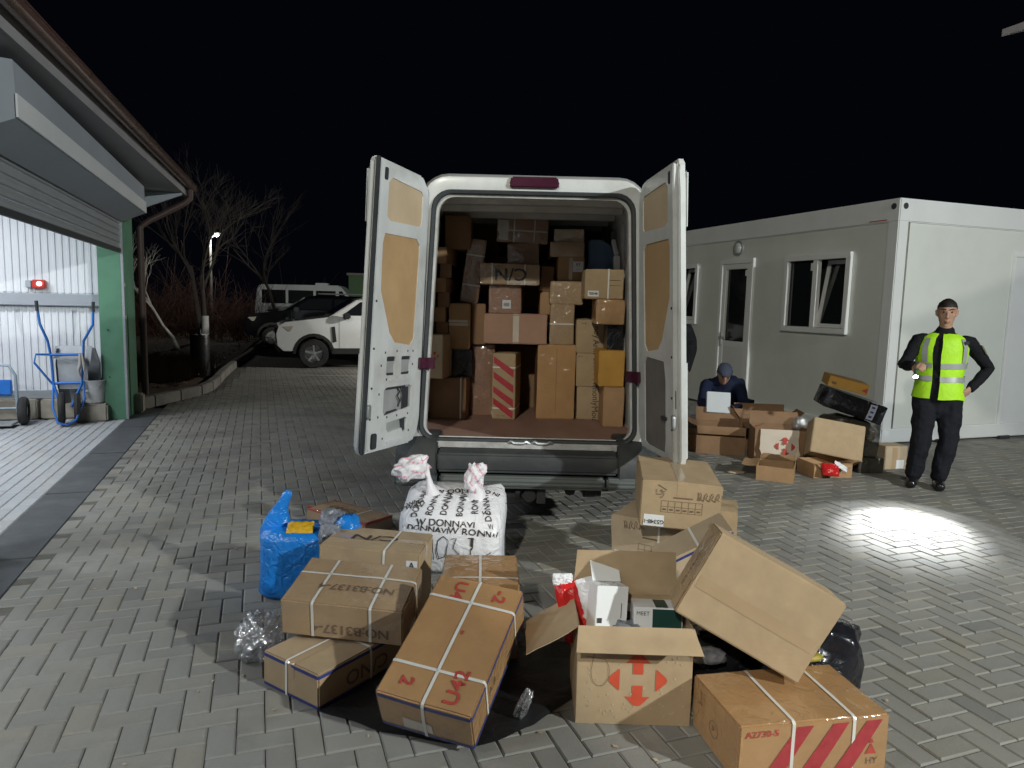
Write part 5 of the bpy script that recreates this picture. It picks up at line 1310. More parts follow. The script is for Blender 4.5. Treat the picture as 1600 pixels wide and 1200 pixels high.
hw=[[(-.13,.22),(-.13,.10)],[(-.09,.22),(-.085,.09)],[(-.06,.21),(-.03,.235),(.0,.21),(-.01,.12),(-.05,.10),(-.065,.15),(-.06,.21)],[(.02,.22),(.05,.23),(.03,.17),(.07,.13),(.05,.08),(.02,.09)],[(.14,.24),(.13,.08)],[(.12,.235),(.155,.235)],[(.22,.09),(.25,.11),(.235,.13),(.26,.15)],[(-.2,.21),(-.19,.1)]]
for st in hw: wrap_print(fine_mesh(ribbon_mesh([st],.006,blackink),.02),Matrix.Translation((0,-.3,0))@Matrix.Rotation(R(90),4,'X'),'pen_stroke',.005)
for q in range(6):
    wrap_print(text_mesh(rl2.choice(['W','DONNAVI','RONNA','W/','BONNAVI','NAVI']),rl2.uniform(.03,.05),blackink,.0006),vm(rl2.choice([-1,1])*rl2.uniform(.2,.29),rl2.uniform(-.15,.15),rl2.uniform(.3,.48),R(30),rl2.choice([pi/2,pi/2,0,.3,-.2])+rl2.uniform(-.3,.3)))
def ear(neck,c,rad,rot,seed):
    o=blob('knotted_ear',None,None,(0,0,0),rad,whitecloth,seed,.42,2.6,parent=wg)
    o.data.materials.append(pinkstripe); o.location=c; o.rotation_euler=rot
    for v in o.data.vertices:
        k=v.co.x/rad[0]; fold=math.sin(v.co.y/rad[1]*5+k*3+seed)*.10+math.sin(v.co.z/rad[2]*7+k*4)*.07
        v.co*=1+fold
    for p in o.data.polygons:
        t_=(p.center.z+.35*p.center.x+.02*math.sin(p.center.x*30))%.062
        if t_<.009: p.material_index=1
    mb=MB().tube(neck[0],neck[1],18); n_=mb.build('ear_neck',whitecloth,wg,smooth=80)
    for v in n_.data.vertices: v.co+=noise.noise_vector(v.co*30+Vector((seed,0,0)))*.008
ear(([(-.13,.0,.42),(-.155,.0,.48),(-.165,0,.54),(-.18,0,.585),(-.21,0,.60)],[.05,.022,.018,.026,.03]),(-.265,-.01,.585),(.098,.055,.062),(0,-.35,.1),3.3)
ear(([(.14,.02,.38),(.14,.01,.43),(.135,0,.47),(.13,0,.50)],[.09,.055,.042,.04]),(.125,.0,.545),(.052,.05,.085),(0,.25,.3),7.1)
# black plastic under and between the boxes
def crumpled_sheet(name,label,cat,pts,m_,z=.008,seed=1,amp=.02):
    xs=[p[0] for p in pts]; ys=[p[1] for p in pts]; c0=Vector((sum(xs)/len(xs),sum(ys)/len(ys),0)); mb=MB(); rows=[]
    n=len(pts); fine=[]
    for i in range(n):
        p,q=Vector((*pts[i],0)),Vector((*pts[(i+1)%n],0))
        for k in range(6): fine.append(p.lerp(q,k/6))
    for f in (1,.93,.8,.6,.4,.2,.02):
        rows.append([(c0+(p-c0)*f*(1+.04*noise.noise(p*6+Vector((seed,0,0)))))+Vector((0,0,z+(amp*(.5+.5*noise.noise((p-c0)*f*9+Vector((seed,2,0)))) if f<1 else 0))) for p in fine])
    mb.grid(rows,0,True); o=mb.build(name,m_,None,smooth=80); return tag(o,label,cat)
crumpled_sheet('plastic_sheet','black plastic sheet spread on the paving under the left heap','plastic sheet',[(-.72,2.58),(-.46,2.46),(-.1,2.38),(.12,2.52),(.30,2.75),(.34,3.2),(.02,3.25),(-.40,3.1),(-.55,2.9)],blackmatt,.004,3,.02)
blob('black_bag','shiny black plastic bag on the ground behind the big tilted box','bag',(1.22,2.86,.16),(.26,.19,.18),blackfilm,14,.22,2.6,flat=-.155)
blob('black_bundle','black wrapped bundle under the big tilted box','bundle',(.86,2.86,.13),(.16,.14,.13),blackfilm,18,.2,2.6,flat=-.125)
blob('yellow_wrapper','dull yellow wrapper lying behind the red striped box','wrapper',(1.20,2.66,.235),(.06,.03,.014),mat('dull_yellow',(.30,.24,.03),.5),19,.2,3,rot=(0,0,.2),sub=3)
blob('clear_bag','crumpled clear plastic bag lying left of the blue banded box','plastic bag',(-1.11,3.02,.085),(.085,.11,.095),clearfilm,23,.28,5.5,flat=-.08,sub=5)
blob('clear_wrap','torn clear plastic wrap by the right side of the U42 box','plastic wrap',(.075,2.58,.05),(.022,.045,.06),clearfilm,27,.3,4,rot=(.2,.35,-.3),flat=None,sub=5)
blob('grey_wrapper','crumpled grey wrapper between the emblem box and the striped box','wrapper',(.80,2.66,.23),(.07,.04,.025),greypack,31,.3,3,sub=3)
# loose strap end by box M

db=MB(); rd=random.Random(15)
for _ in range(70):
    x=rd.gauss(.2,1.3); y=rd.gauss(3.3,1.0); a_=rd.uniform(0,6.28); s_=rd.uniform(.006,.018)
    c_,n_=math.cos(a_)*s_,math.sin(a_)*s_
    db.face([(x-c_,y-n_,.004),(x+n_*.6,y-c_*.6,.006),(x+c_,y+n_,.008),(x-n_*.5,y+c_*.5,.005)])
o=db.build('debris',kraft3,None,fix=False); tag(o,'tiny torn bits of cardboard and tape scattered on the paving','debris',kind='stuff')
# ============================================================ BOXES BY THE OFFICE CONTAINER
GB='boxes opened beside the office container'
carton('dark box half hidden behind the open right van door',(1.93,7.98,.001),(0,0,.12),(.32,.35,.26),kraft2,GB,base=True,straps=[('z',.2)],smat=kdark)
open_box('wide open brown box in front of the crouching person',(2.36,7.85,.001),(0,0,-.22),(.52,.42,.31),kdark,{'F':(R(150),.10,.05),'B':(R(30),.16,.0),'L':(R(70),.16,.1),'R':(R(75),.2,.12)},GB)  # darker cardboard on these three open boxes stands in for shade
open_box('open brown box with tall back flap behind the other opened boxes',(2.93,8.12,.001),(0,0,-.10),(.58,.36,.36),kdark,{'B':(R(12),.13,.0),'R':(R(60),.16,.1),'L':(R(35),.16,.15)},GB)
nb=open_box('open brown box with a torn white flap printed with red arrows',(2.83,7.38,.001),(0,0,-.16),(.52,.40,.37),kdark,{'R':(R(95),.14,.1),'B':(R(20),.14,.05)},GB)
fl=MB(); rows=[]
for i in range(7):
    f=i/6; rows.append([(-.21+.38*j/5+.03*noise.noise((i*.7,j*.6,2)), -.215-.055*f-.02*noise.noise((i*.5,j*.8,5)), .375-.30*f*(1-.10*math.sin(j*1.3))) for j in range(6)])
fl.grid(rows); torn=fl.build('torn_flap',mat('white_kraft',(.60,.52,.43),.7,var=.06),nb,smooth=60)
M_=Matrix.Translation((.03,-.262,.21))@Matrix.Rotation(R(80),4,'X'); o=place('arrow_emblem',np_logo(.20,redink),nb); o.matrix_local=M_
o=place('red_print',poly_mesh([rect(.10,.05)],redink,'red_print'),nb); o.matrix_local=Matrix.Translation((-.15,-.290,.105))@Matrix.Rotation(R(80),4,'X')
dq=open_box('low open box in front with one tall pale flap',(2.55,6.62,.001),(0,0,-.42),(.33,.34,.14),kraft2,{'R':(R(6),.15,.04),'L':(R(95),.14,.08),'B':(R(80),.14,.1)},GB)
fbx=open_box('low open box with a crumpled red bag under the tilted tan box',(3.10,6.82,.001),(0,0,.15),(.40,.30,.14),kraft2,{'F':(R(120),.05,.2),'R':(R(80),.12,.1)},GB)
pillow('red_bag','crumpled red foil bag poking out of the low box','bag',(3.06,6.60,.10),(1.0,.1,.1),.17,.13,.08,redfoil,41)
pillow('white_wrapper','torn white wrapper beside the crumpled red bag','wrapper',(3.17,6.62,.13),(.9,.5,.1),.15,.06,.02,whitebag,43)
carton('large tan box tilted over the low box with the red bag',(3.24,6.95,.31),(-.42,.16,-.18),(.49,.22,.36),kraft,GB)
camo=blob('wrapped_parcel','dark mottled film parcel under the black parcel by the container corner','parcel',(3.60,7.50,.36),(.30,.18,.13),camofilm,51,.16,3,rot=(0,.16,-.1))
blob('wrapped_parcel','black plastic sack slumped beneath the mottled parcel','parcel',(3.52,7.58,.13),(.34,.20,.13),blackmatt,57,.2,3,rot=(0,0,-.1),flat=-.128)
bpk=carton('black film parcel with a white and blue label strip, tilted',(3.62,7.48,.625),(0.05,.30,-.12),(.62,.36,.20),blackfilm,None,cat='parcel',name='wrapped_parcel',bulge=.03)
sticker(bpk,'F',.78,.5,.07,.20,m_=mat('label_lilac',(.50,.52,.66),.4),lift=.02)
for yy in (-.05,.0,.05): on(bpk,poly_mesh([rect(.035,.02)],blueband,'printed_mark'),'F',.78,.5+yy*5,lift=.023)
ob=carton('ochre box with a small red corner print on top of the black parcel',(3.55,7.47,.845),(.04,.22,-.22),(.40,.34,.11),kyel,None)
on(ob,poly_mesh([[(-.03,-.02),(.03,-.035),(.03,.02)]],redink,'printed_mark'),'F',.90,.5); on(ob,poly_mesh([rect(.05,.025)],brownink,'printed_mark'),'F',.14,.4)
carton('brown film wrapped parcel lower one by the policeman boots',(3.60,7.02,.001),(0,0,.08),(.26,.22,.15),camofilm,None,base=True,cat='parcel',name='wrapped_parcel',bulge=.03)
carton('brown film wrapped parcel upper one by the policeman boots',(3.58,7.05,.165),(0,.05,-.1),(.22,.20,.15),camofilm,None,base=True,cat='parcel',name='wrapped_parcel',bulge=.03)
tb_=carton('small tan taped box with white paper label beside the policeman boot',(3.95,7.22,.001),(0,0,.2),(.26,.2,.24),kraft3,None,base=True)
on(tb_,poly_mesh([rect(.06,.24)],tape,'tape'),'F',.42,.5,name='tape'); sticker(tb_,'F',.68,.22,.09,.09)
blob('clear_bag','crumpled clear plastic bag in the opened boxes','plastic bag',(3.10,7.45,.40),(.08,.06,.07),clearfilm,61,.3,3,sub=3)
blob('cardboard_scrap','torn scrap of cardboard on the paving left of the low open box','scrap',(2.22,6.78,.012),(.09,.05,.008),kraft3,63,.3,3,sub=3)

# ============================================================ PEOPLE
def remeshed(name,mb,m_,parent,voxel=.010,smooth=6):
    me=mb.mesh(name,m_); o=bpy.data.objects.new(name,me); col.objects.link(o)
    r=o.modifiers.new('r','REMESH'); r.mode='VOXEL'; r.voxel_size=voxel
    s_=o.modifiers.new('s','SMOOTH'); s_.iterations=smooth; s_.factor=.5
    dg=bpy.context.evaluated_depsgraph_get(); dg.update()
    m2=bpy.data.meshes.new_from_object(o.evaluated_get(dg)); m2.name=name
    bpy.data.objects.remove(o); m2.materials.clear(); m2.materials.append(m_)
    m2.polygons.foreach_set('use_smooth',[True]*len(m2.polygons)); m2.polygons.foreach_set('material_index',[0]*len(m2.polygons))
    return place(name,m2,parent)
def etube(mb,secs,side,n=16):
    """rings: (centre, r_side, r_depth); side = direction of the wide axis"""
    rows=[]; side=Vector(side)
    P=[Vector(s[0]) for s in secs]
    for i,(c,a,b) in enumerate(secs):
        d=(P[min(i+1,len(P)-1)]-P[max(0,i-1)]).normalized(); sx=(side-d*side.dot(d)).normalized(); sy=d.cross(sx)
        rows.append([P[i]+sx*a*math.cos(2*pi*j/n)+sy*b*math.sin(2*pi*j/n) for j in range(n)])
    d0=(P[0]-P[1]).normalized(); d1=(P[-1]-P[-2]).normalized()
    k=len(mb.v); mb.grid(rows,0,True)
    for row,c,d,r in ((rows[0],P[0],d0,min(secs[0][1:])),(rows[-1],P[-1],d1,min(secs[-1][1:]))):
        tip=c+d*r*.55; mid=[c+d*r*.4+(p-c)*.72 for p in row]
        mb.grid([row,mid],0,True)
        for j in range(n): mb.face([mid[j],mid[(j+1)%n],tip])
    return mb
def limb(mb,pts,rad,sub=3):
    P=[Vector(p) for p in pts]; out=[]
    for i in range(len(P)-1):
        for k in range(sub):
            f=k/sub; out.append((P[i].lerp(P[i+1],f),rad[i]+(rad[i+1]-rad[i])*f))
    out.append((P[-1],rad[-1]))
    return etube(mb,[(p,r,r) for p,r in out],(0.31,.93,.2) if abs((P[-1]-P[0]).normalized().dot(Vector((.31,.93,.2))))<.9 else (1,0,0),12)
def hand(mb,wrist,d,palm_n,curl=.6,s=1,thumb=1):
    d=Vector(d).normalized(); pn=Vector(palm_n); pn=(pn-d*pn.dot(d)).normalized(); sd=d.cross(pn)
    w0=Vector(wrist)
    etube(mb,[(w0-d*.02,.026*s,.019*s),(w0+d*.03*s,.037*s,.017*s),(w0+d*.085*s,.041*s,.015*s)],sd,12)
    for i,(o,l) in enumerate(((-.03,.068),(-.010,.078),(.011,.073),(.030,.058))):
        p=w0+d*.08*s+sd*o*s; dd=d.copy(); pts=[p-d*.02]; a=curl*.5
        for k in range(3):
            pts.append(p.copy()); dd=(dd*math.cos(a)+pn*math.sin(a)).normalized(); pn2=pn
            p=p+dd*l*s*(.42,.33,.25)[k]; a=curl*.9
        pts.append(p); mb.tube(pts,[.0098*s,.0098*s,.0092*s,.0085*s,.0075*s],8)
    t0=w0+d*.025*s-sd*.03*s*thumb; t1=t0+(d*.5-sd*.55*thumb+pn*.5).normalized()*.045*s; t2=t1+(d*.8-sd*.1*thumb+pn*.5).normalized()*.035*s
    mb.tube([t0,t1,t2],[.015*s,.0115*s,.009*s],8)
def head_mb(mb,c,fw,up,s=1):
    """c centre of skull, fw where it faces"""
    fw=Vector(fw).normalized(); up=Vector(up); up=(up-fw*up.dot(fw)).normalized(); rt=fw.cross(up)
    P=lambda x,y,z:Vector(c)+(rt*x+fw*y+up*z)*s
    secs=[(P(0,.055,-.118),.026,.022),(P(0,.040,-.105),.046,.046),(P(0,.022,-.075),.060,.068),(P(0,.008,-.035),.069,.088),(P(0,.0,.01),.075,.098),(P(0,-.005,.05),.075,.098),(P(0,-.010,.085),.062,.082),(P(0,-.014,.102),.030,.042)]
    etube(mb,secs,rt,18)
    mb.tube([P(0,.092,.02),P(0,.108,-.010),P(0,.118,-.028),P(0,.098,-.038)],[.009*s,.012*s,.016*s,.012*s],8)
    for q in (-1,1):
        mb.tube([P(q*.072,-.008,.022),P(q*.084,-.018,.018),P(q*.082,-.018,-.022),P(q*.072,-.006,-.034)],[.010*s,.012*s,.010*s,.008*s],8)
        mb.tube([P(q*.012,.092,.034),P(q*.038,.084,.037),P(q*.058,.062,.03)],[.008*s,.010*s,.008*s],6)
        mb.tube([P(q*.045,.062,-.018),P(q*.058,.045,-.022)],[.014*s,.012*s],6)
    mb.tube([P(-.024,.085,-.066),P(0,.096,-.064),P(.024,.085,-.066)],[.006*s,.009*s,.006*s],6)
    mb.tube([P(-.018,.083,-.080),P(0,.092,-.080),P(.018,.083,-.080)],[.006*s,.009*s,.006*s],6)
    return P
def face_parts(t,P):
    for q in (-1,1):
        MB().lathe([(.002,.0),(.0085,.003),(.0085,.006),(.004,.009)],P(q*.031,.083,.014),10,P(0,1,0)-P(0,0,0)).build('eye',mat('eye_dark',(.03,.022,.018),.15),t)
        mb=MB().tube([P(q*.014,.101,.037),P(q*.034,.096,.043),P(q*.056,.076,.036)],[.004,.0055,.003],6); mb.build('eyebrow',hairm,t,smooth=60)
    MB().tube([P(-.022,.094,-.073),P(0,.102,-.073),P(.022,.094,-.073)],[.002,.003,.002],6).build('mouth',mat('lips',(.27,.10,.085),.5),t)
def hair_cap(t,P,m_,name='hair',low=.0,k=1.07):
    mb=MB(); rt=P(1,0,0)-P(0,0,0); fw=P(0,1,0)-P(0,0,0)
    rows=[]
    for i,(z,a,b,y) in enumerate([(.0+low,.076,.085,-.022),(.035,.0785,.096,-.012),(.06,.077,.100,-.008),(.09,.066,.088,-.010),(.113,.043,.060,-.013),(.127,.016,.024,-.014)]):
        rows.append([P(a*k*math.cos(2*pi*j/24), y+b*k*math.sin(2*pi*j/24)*(1 if math.sin(2*pi*j/24)<0 or z>.05 else .55), z+(.045 if (math.sin(2*pi*j/24)>.25 and i==0) else 0)+.008*noise.noise((j*.9,i*.8,3))) for j in range(24)])
    mb.grid(rows,0,True); mb.face(rows[-1]); return mb.build(name,m_,t,smooth=70)

# ---- policeman
PO=Vector((3.95,6.48,0))
po=thing('person','person in black uniform and yellow green reflective vest holding a lit torch','person',PO)
po['outfit']='uniform'
sd=Vector((.93,-.36,0)).normalized(); fwd=Vector((-.36,-.93,0)).normalized()
hipL,hipR=Vector((-.095,.03,.86)),Vector((.09,-.03,.86))
knL,knR=Vector((-.135,-.03,.47)),Vector((.085,-.08,.46)); anL,anR=Vector((-.165,.0,.10)),Vector((.02,-.09,.10))
toeL,toeR=Vector((-.26,-.14,.035)),Vector((-.05,-.24,.035))
shL,shR=Vector((-.185,.07,1.38)),Vector((.20,-.06,1.37)); elL,elR=Vector((-.315,.05,1.12)),Vector((.455,.02,1.11)); wrL,wrR=Vector((-.345,-.17,1.13)),Vector((.225,-.10,.93))
chest=Vector((.0,.01,1.25)); neck=Vector((.01,.0,1.43)); hd=Vector((.005,-.01,1.615))
body=MB()
def torso(mb,e=0):
    etube(mb,[(Vector((-.005,.0,.80)),.155+e,.115+e),(Vector((-.005,.0,.90)),.165+e,.125+e),(Vector((0,.0,1.03)),.160+e,.120+e),(Vector((0,.01,1.18)),.178+e,.125+e),(Vector((.003,.01,1.30)),.185+e,.12+e),(Vector((.006,.005,1.38)),.155+e,.095+e),(Vector((.01,.0,1.43)),.08+e*.6,.07+e*.6)],sd,20)
torso(body,-.028)
limb(body,[neck-Z*.03,hd-Z*.07],[.056,.054])
for a,b,c in ((shL,elL,wrL),(shR,elR,wrR)): limb(body,[a,b,c],[.038,.032,.028])
for a,b,c,d_ in ((hipL,knL,anL,toeL),(hipR,knR,anR,toeR)): limb(body,[a,b,c],[.08,.055,.04]); limb(body,[c,c*.5+d_*.5-Z*.03,d_],[.038,.036,.028])
PH=head_mb(body,hd,(-.45,-.86,-.10),(0,0,1))
hand(body,wrL,(-.05,-.6,.1),(.6,.1,-.5),1.2,1,1); hand(body,wrR,(-.55,-.25,-.35),(-.3,.5,.1),.5,1,-1)
remeshed('body',body,skin,po,.0065,4)
face_parts(po,PH); hair_cap(po,PH,hairm,'hair',-.02,1.03)
jk=MB(); torso(jk,.012)
for a,b,c in ((shL,elL,wrL),(shR,elR,wrR)): limb(jk,[a*.7+Vector((0,0,1.33))*.3,a-Z*.015,b,c],[.06,.064,.055,.042])
etube(jk,[(neck-Z*.03,.085,.078),(neck+Z*.035,.072,.068)],sd)
o=remeshed('jacket',jk,blackcl,po,.010,3)
for v in o.data.vertices: v.co+=noise.noise_vector(Vector((v.co.x*9,v.co.y*9,v.co.z*20)))*.007
tr=MB(); etube(tr,[(Vector((0,0,.70)),.15,.11),(Vector((0,0,.80)),.175,.13),(Vector((0,0,.92)),.175,.135),(Vector((0,0,.98)),.165,.125)],sd)
for a,b,c in ((hipL,knL,anL),(hipR,knR,anR)): limb(tr,[a,a*.5+b*.5,b,b*.45+c*.55,c+Z*.0],[.112,.102,.086,.083,.074]); limb(tr,[b+Z*.03+fwd*.02,b-Z*.03+fwd*.02],[.06,.06]); 
limb(tr,[hipR*.55+knR*.45+sd*.06,hipR*.3+knR*.7+sd*.06],[.045,.045]); limb(tr,[hipL*.55+knL*.45-sd*.06,hipL*.3+knL*.7-sd*.06],[.045,.045])
trou=remeshed('trousers',tr,blackcl2,po,.010,2)
for v in trou.data.vertices: v.co+=noise.noise_vector(v.co*9)*.012+noise.noise_vector(v.co*22)*.006
for c,d_ in ((anL,toeL),(anR,toeR)):
    bt=MB(); limb(bt,[c+Z*.13,c+Z*.0,c-Z*.04],[.058,.056,.053]); limb(bt,[c-Z*.055-fwd*.03,c*.5+d_*.5-Z*.018,d_+Z*.005],[.05,.048,.040]); o=remeshed('boot',bt,leather,po,.008,2)
    for v in o.data.vertices: v.co.z=max(v.co.z,.004)
# vest: open front, two panels and a back
def vest_ring(z,e,a0,a1,n=30):
    tab=[(.83,.208,.170),(.90,.203,.165),(1.03,.182,.142),(1.18,.198,.148),(1.30,.204,.142),(1.385,.172,.118)]
    for i in range(len(tab)-1):
        if tab[i][0]<=z<=tab[i+1][0]:
            f=(z-tab[i][0])/(tab[i+1][0]-tab[i][0]); a=tab[i][1]+(tab[i+1][1]-tab[i][1])*f; b=tab[i][2]+(tab[i+1][2]-tab[i][2])*f; break
    c=Vector((0,.005,z)); out=[]
    for j in range(n+1):
        q=a0+(a1-a0)*j/n; out.append(c+sd*(a+e)*math.cos(q)+(-fwd)*(b+e)*math.sin(q)*-1*-1)
    return out
vs=MB(); zs=[.83,.90,.97,1.03,1.10,1.18,1.24,1.30,1.35,1.385]
# angle: 0 = sd side, -90 = front (fwd)
A0,A1=R(-97),R(245)
rows=[]
for i,z in enumerate(zs):
    r_=vest_ring(z,.010,A0,A1,60)
    rows.append([p+noise.noise_vector(p*7)*.008 for p in r_])
vs.grid(rows)
# shoulders
top=rows[-1]; vs.grid([top,[Vector((.008,.0,1.425))+(p-Vector((.008,.0,1.385)))*.60+Z*0 for p in top]])
# left front panel hanging forward, a little away from the body
pn_=MB(); rows2=[]
for v in vs.v: v+=noise.noise_vector(Vector((v.x*12,v.y*12,v.z*6)))*.006
vest=vs.build('vest',hivis,po,smooth=70)
for zb in (1.015,1.135):
    b1=vest_ring(zb-.024,.020,A0,A1,60); b2=vest_ring(zb+.024,.020,A0,A1,60)
    MB().grid([[p+noise.noise_vector(p*7)*.008 for p in b1],[p+noise.noise_vector(p*7)*.008 for p in b2]]).build('reflective_band',reflect,vest,smooth=70)
for q in (R(-40),R(-135)):
    st_=[]
    for w_ in (-.13,.13):
        st_.append([vest_ring(z,.019,q+w_,q+w_+.01,1)[0] for z in (1.165,1.2,1.25,1.30,1.35,1.383)])
    MB().grid(st_).build('reflective_band',reflect,vest,smooth=70)
MB().box(elR*.42+shR*.58+sd*.042+Z*.028+fwd*.02,(.014,.075,.085),0,Matrix.Rotation(-.4,3,'Z')@Matrix.Rotation(-.5,3,'Y')).build('sleeve_badge',mat('badge',(.20,.20,.13),.6,var=.4,scale=60),po,bevel=.004)
MB().box(Vector((.12,-.16,1.35)),(.035,.012,.03),0,Matrix.Rotation(-.35,3,'Z')).build('radio_clip',plasticb,po,bevel=.004)
# torch
tp=PO+wrL+Vector((-.02,-.075,-.02)); tgt=Vector((3.02,5.18,0)); td=(tgt-tp).normalized()
to=thing('torch','small lit torch held in the hand of the person in the vest','torch',tp)
MB().lathe([(.014,-.07),(.014,.05),(.022,.065),(.023,.09),(.020,.091)],(0,0,0),14,td).build('torch_body',torchg,to,smooth=40)
MB().lathe([(.019,.0915),(.004,.0925)],(0,0,0),14,td).build('lens',mat('torch_glow',(.9,.9,.9),emit=(1,1,1),estr=60),to)
lamp('SPOT','torch_beam_core',tp+td*.10,tgt,620,(.93,.97,1),.012,cone=R(40),blend=1)
lamp('SPOT','torch_beam_halo',tp+td*.10,tgt,55,(.90,.95,1),.012,cone=R(60),blend=.55)

# ---- crouching person
CR=Vector((2.60,8.72,0))
cr=thing('person','person in a dark navy jacket crouching with bowed head over the opened boxes','person',CR,(0,0,0))
sd2=Vector((1,.05,0)).normalized()
pel=Vector((.22,.32,.36)); ches=Vector((.06,.06,.62)); nk=Vector((.0,-.06,.74)); hd2=Vector((-.01,-.16,.81))
s1,s2=Vector((-.17,-.0,.66)),Vector((.23,.04,.69)); e1,e2=Vector((-.28,-.22,.45)),Vector((.22,-.24,.46)); w1,w2=Vector((-.25,-.46,.40)),Vector((.05,-.44,.42))
k1,k2=Vector((-.10,-.02,.46)),Vector((.36,.0,.46)); a1,a2=Vector((-.02,.22,.08)),Vector((.36,.22,.08)); t1,t2=Vector((-.05,-.02,.04)),Vector((.36,-.02,.04))
hp1,hp2=Vector((.12,.34,.36)),Vector((.32,.34,.36))
def tors2(mb,e=0): etube(mb,[(pel,.17+e,.14+e),(pel*.6+ches*.4+Vector((.0,.03,.02)),.18+e,.14+e),(ches+Vector((0,.02,.0)),.21+e,.14+e),(ches*.5+nk*.5,.18+e,.11+e),(nk,.08+e*.5,.075+e*.5)],sd2,20)
bd2=MB(); tors2(bd2,-.02); limb(bd2,[nk,hd2],[.06,.055])
for a,b,c in ((s1,e1,w1),(s2,e2,w2)): limb(bd2,[a,b,c],[.05,.04,.028])
for a,b,c,d_ in ((hp1,k1,a1,t1),(hp2,k2,a2,t2)): limb(bd2,[a,b,c],[.075,.055,.04]); limb(bd2,[c,d_],[.038,.03])
PH2=head_mb(bd2,hd2,(-.10,-.80,-.60),(0,-.35,.9))
hand(bd2,w1,(.1,-.6,-.2),(.6,.1,-.4),.8,1,-1); hand(bd2,w2,(-.3,-.6,-.1),(-.6,.1,-.4),.8,1,1)
remeshed('body',bd2,skin,cr,.008,4); face_parts(cr,PH2); hair_cap(cr,PH2,greycap,'knit_cap',-.005,1.20)
j2=MB(); tors2(j2,.018)
for a,b,c in ((s1,e1,w1),(s2,e2,w2)): limb(j2,[a*.75+ches*.25,a,b,c],[.085,.082,.066,.048])
etube(j2,[(nk-Vector((0,-.03,.05)),.10,.09),(nk+Z*.03,.085,.08)],sd2)
o=remeshed('jacket',j2,navy,cr,.011,3)
for v in o.data.vertices: v.co+=noise.noise_vector(v.co*8)*.012
t2_=MB(); etube(t2_,[(pel+Vector((0,.06,-.06)),.17,.13),(pel+Vector((0,0,.06)),.18,.14)],sd2)
for a,b,c in ((hp1,k1,a1),(hp2,k2,a2)): limb(t2_,[a,b,c+Z*.02],[.10,.078,.065])
remeshed('trousers',t2_,blackcl2,cr,.012,3)
for c,d_ in ((a1,t1),(a2,t2)):
    bt=MB(); limb(bt,[c+Z*.04,c-Z*.03],[.05,.05]); limb(bt,[c-Z*.035,d_],[.045,.038]); o=remeshed('boot',bt,leather,cr,.01,2)
    for v in o.data.vertices: v.co.z=max(v.co.z,.004)
hb=thing('white_carton','white square carton held upright by the crouching person','carton',(2.40,8.10,.40),(-.25,.03,-.08)); hb['dim']=[.27,.05,.24]
MB().box((0,0,.12),(.27,.05,.24)).build('carton',mat('grey_white_card',(.55,.59,.62),.5,var=.05),hb,bevel=.004)

# ---- third person, mostly hidden behind the open door
TH=Vector((1.63,7.45,0))
th=thing('person','person in a black jacket mostly hidden behind the open right van door','person',TH,(0,0,0))
sd3=Vector((.95,.3,0)).normalized(); f3=Vector((.3,-.95,0))
b3=MB()
def tors3(mb,e=0): etube(mb,[(Vector((0,0,.84)),.16+e,.12+e),(Vector((0,-.02,1.0)),.165+e,.125+e),(Vector((0,-.06,1.22)),.185+e,.125+e),(Vector((0,-.10,1.36)),.16+e,.10+e),(Vector((0,-.12,1.43)),.08+e*.5,.07+e*.5)],sd3,18)
S1,S2=Vector((-.18,-.14,1.36)),Vector((.17,-.03,1.37)); E1,E2=Vector((-.25,-.30,1.12)),Vector((.26,.06,1.16)); W1,W2=Vector((-.14,-.5,1.05)),Vector((.16,-.22,.97))
tors3(b3,-.02); limb(b3,[(0,-.12,1.42),(0,-.15,1.54)],[.056,.054]); 
for a,b,c in ((S1,E1,W1),(S2,E2,W2)): limb(b3,[a,b,c],[.05,.04,.028])
for x in (-.09,.09): limb(b3,[(x,0,.86),(x,-.03,.47),(x,.02,.09)],[.08,.055,.04]); limb(b3,[(x,.02,.07),(x+.02,-.16,.035)],[.036,.028])
PH3=head_mb(b3,Vector((0,-.17,1.60)),(-.2,-.9,-.35),(0,-.2,1)); hand(b3,W1,(.2,-.6,-.1),(.5,0,-.5),.7,1,-1); hand(b3,W2,(-.2,-.6,-.1),(-.5,0,-.5),.7,1,1)
remeshed('body',b3,skin,th,.009,4); face_parts(th,PH3); hair_cap(th,PH3,hairm)
j3=MB(); tors3(j3,.02)
for a,b,c in ((S1,E1,W1),(S2,E2,W2)): limb(j3,[a*.8+Vector((0,-.1,1.34))*.2,a,a*.45+b*.55+Vector((.02,.03,0)),b,b*.6+c*.4,c],[.09,.088,.085,.075,.065,.05])
remeshed('jacket',j3,blackcl,th,.011,3)
t3=MB(); etube(t3,[(Vector((0,0,.72)),.15,.12),(Vector((0,0,.95)),.17,.13)],sd3)
for x in (-.09,.09): limb(t3,[(x,0,.84),(x,-.03,.47),(x,.02,.11)],[.10,.078,.066])
remeshed('trousers',t3,blackcl2,th,.012,3)
for x in (-.09,.09):
    bt=MB(); limb(bt,[(x,.02,.12),(x,.02,.06)],[.05,.05]); limb(bt,[(x,.03,.05),(x+.02,-.17,.042)],[.046,.038]); o=remeshed('boot',bt,leather,th,.01,2)
    for v in o.data.vertices: v.co.z=max(v.co.z,.004)

# ============================================================ THINGS IN THE GARAGE
def loc_g(x,y,z=0): return GP+T*x+S*y+Z*z
wbg=thing('wheelbarrow','blue framed wheelbarrow stood on its nose against the white garage wall','wheelbarrow',loc_g(-.62,-.10),(0,0,SITE)); wbg.scale=(.76,1,1)
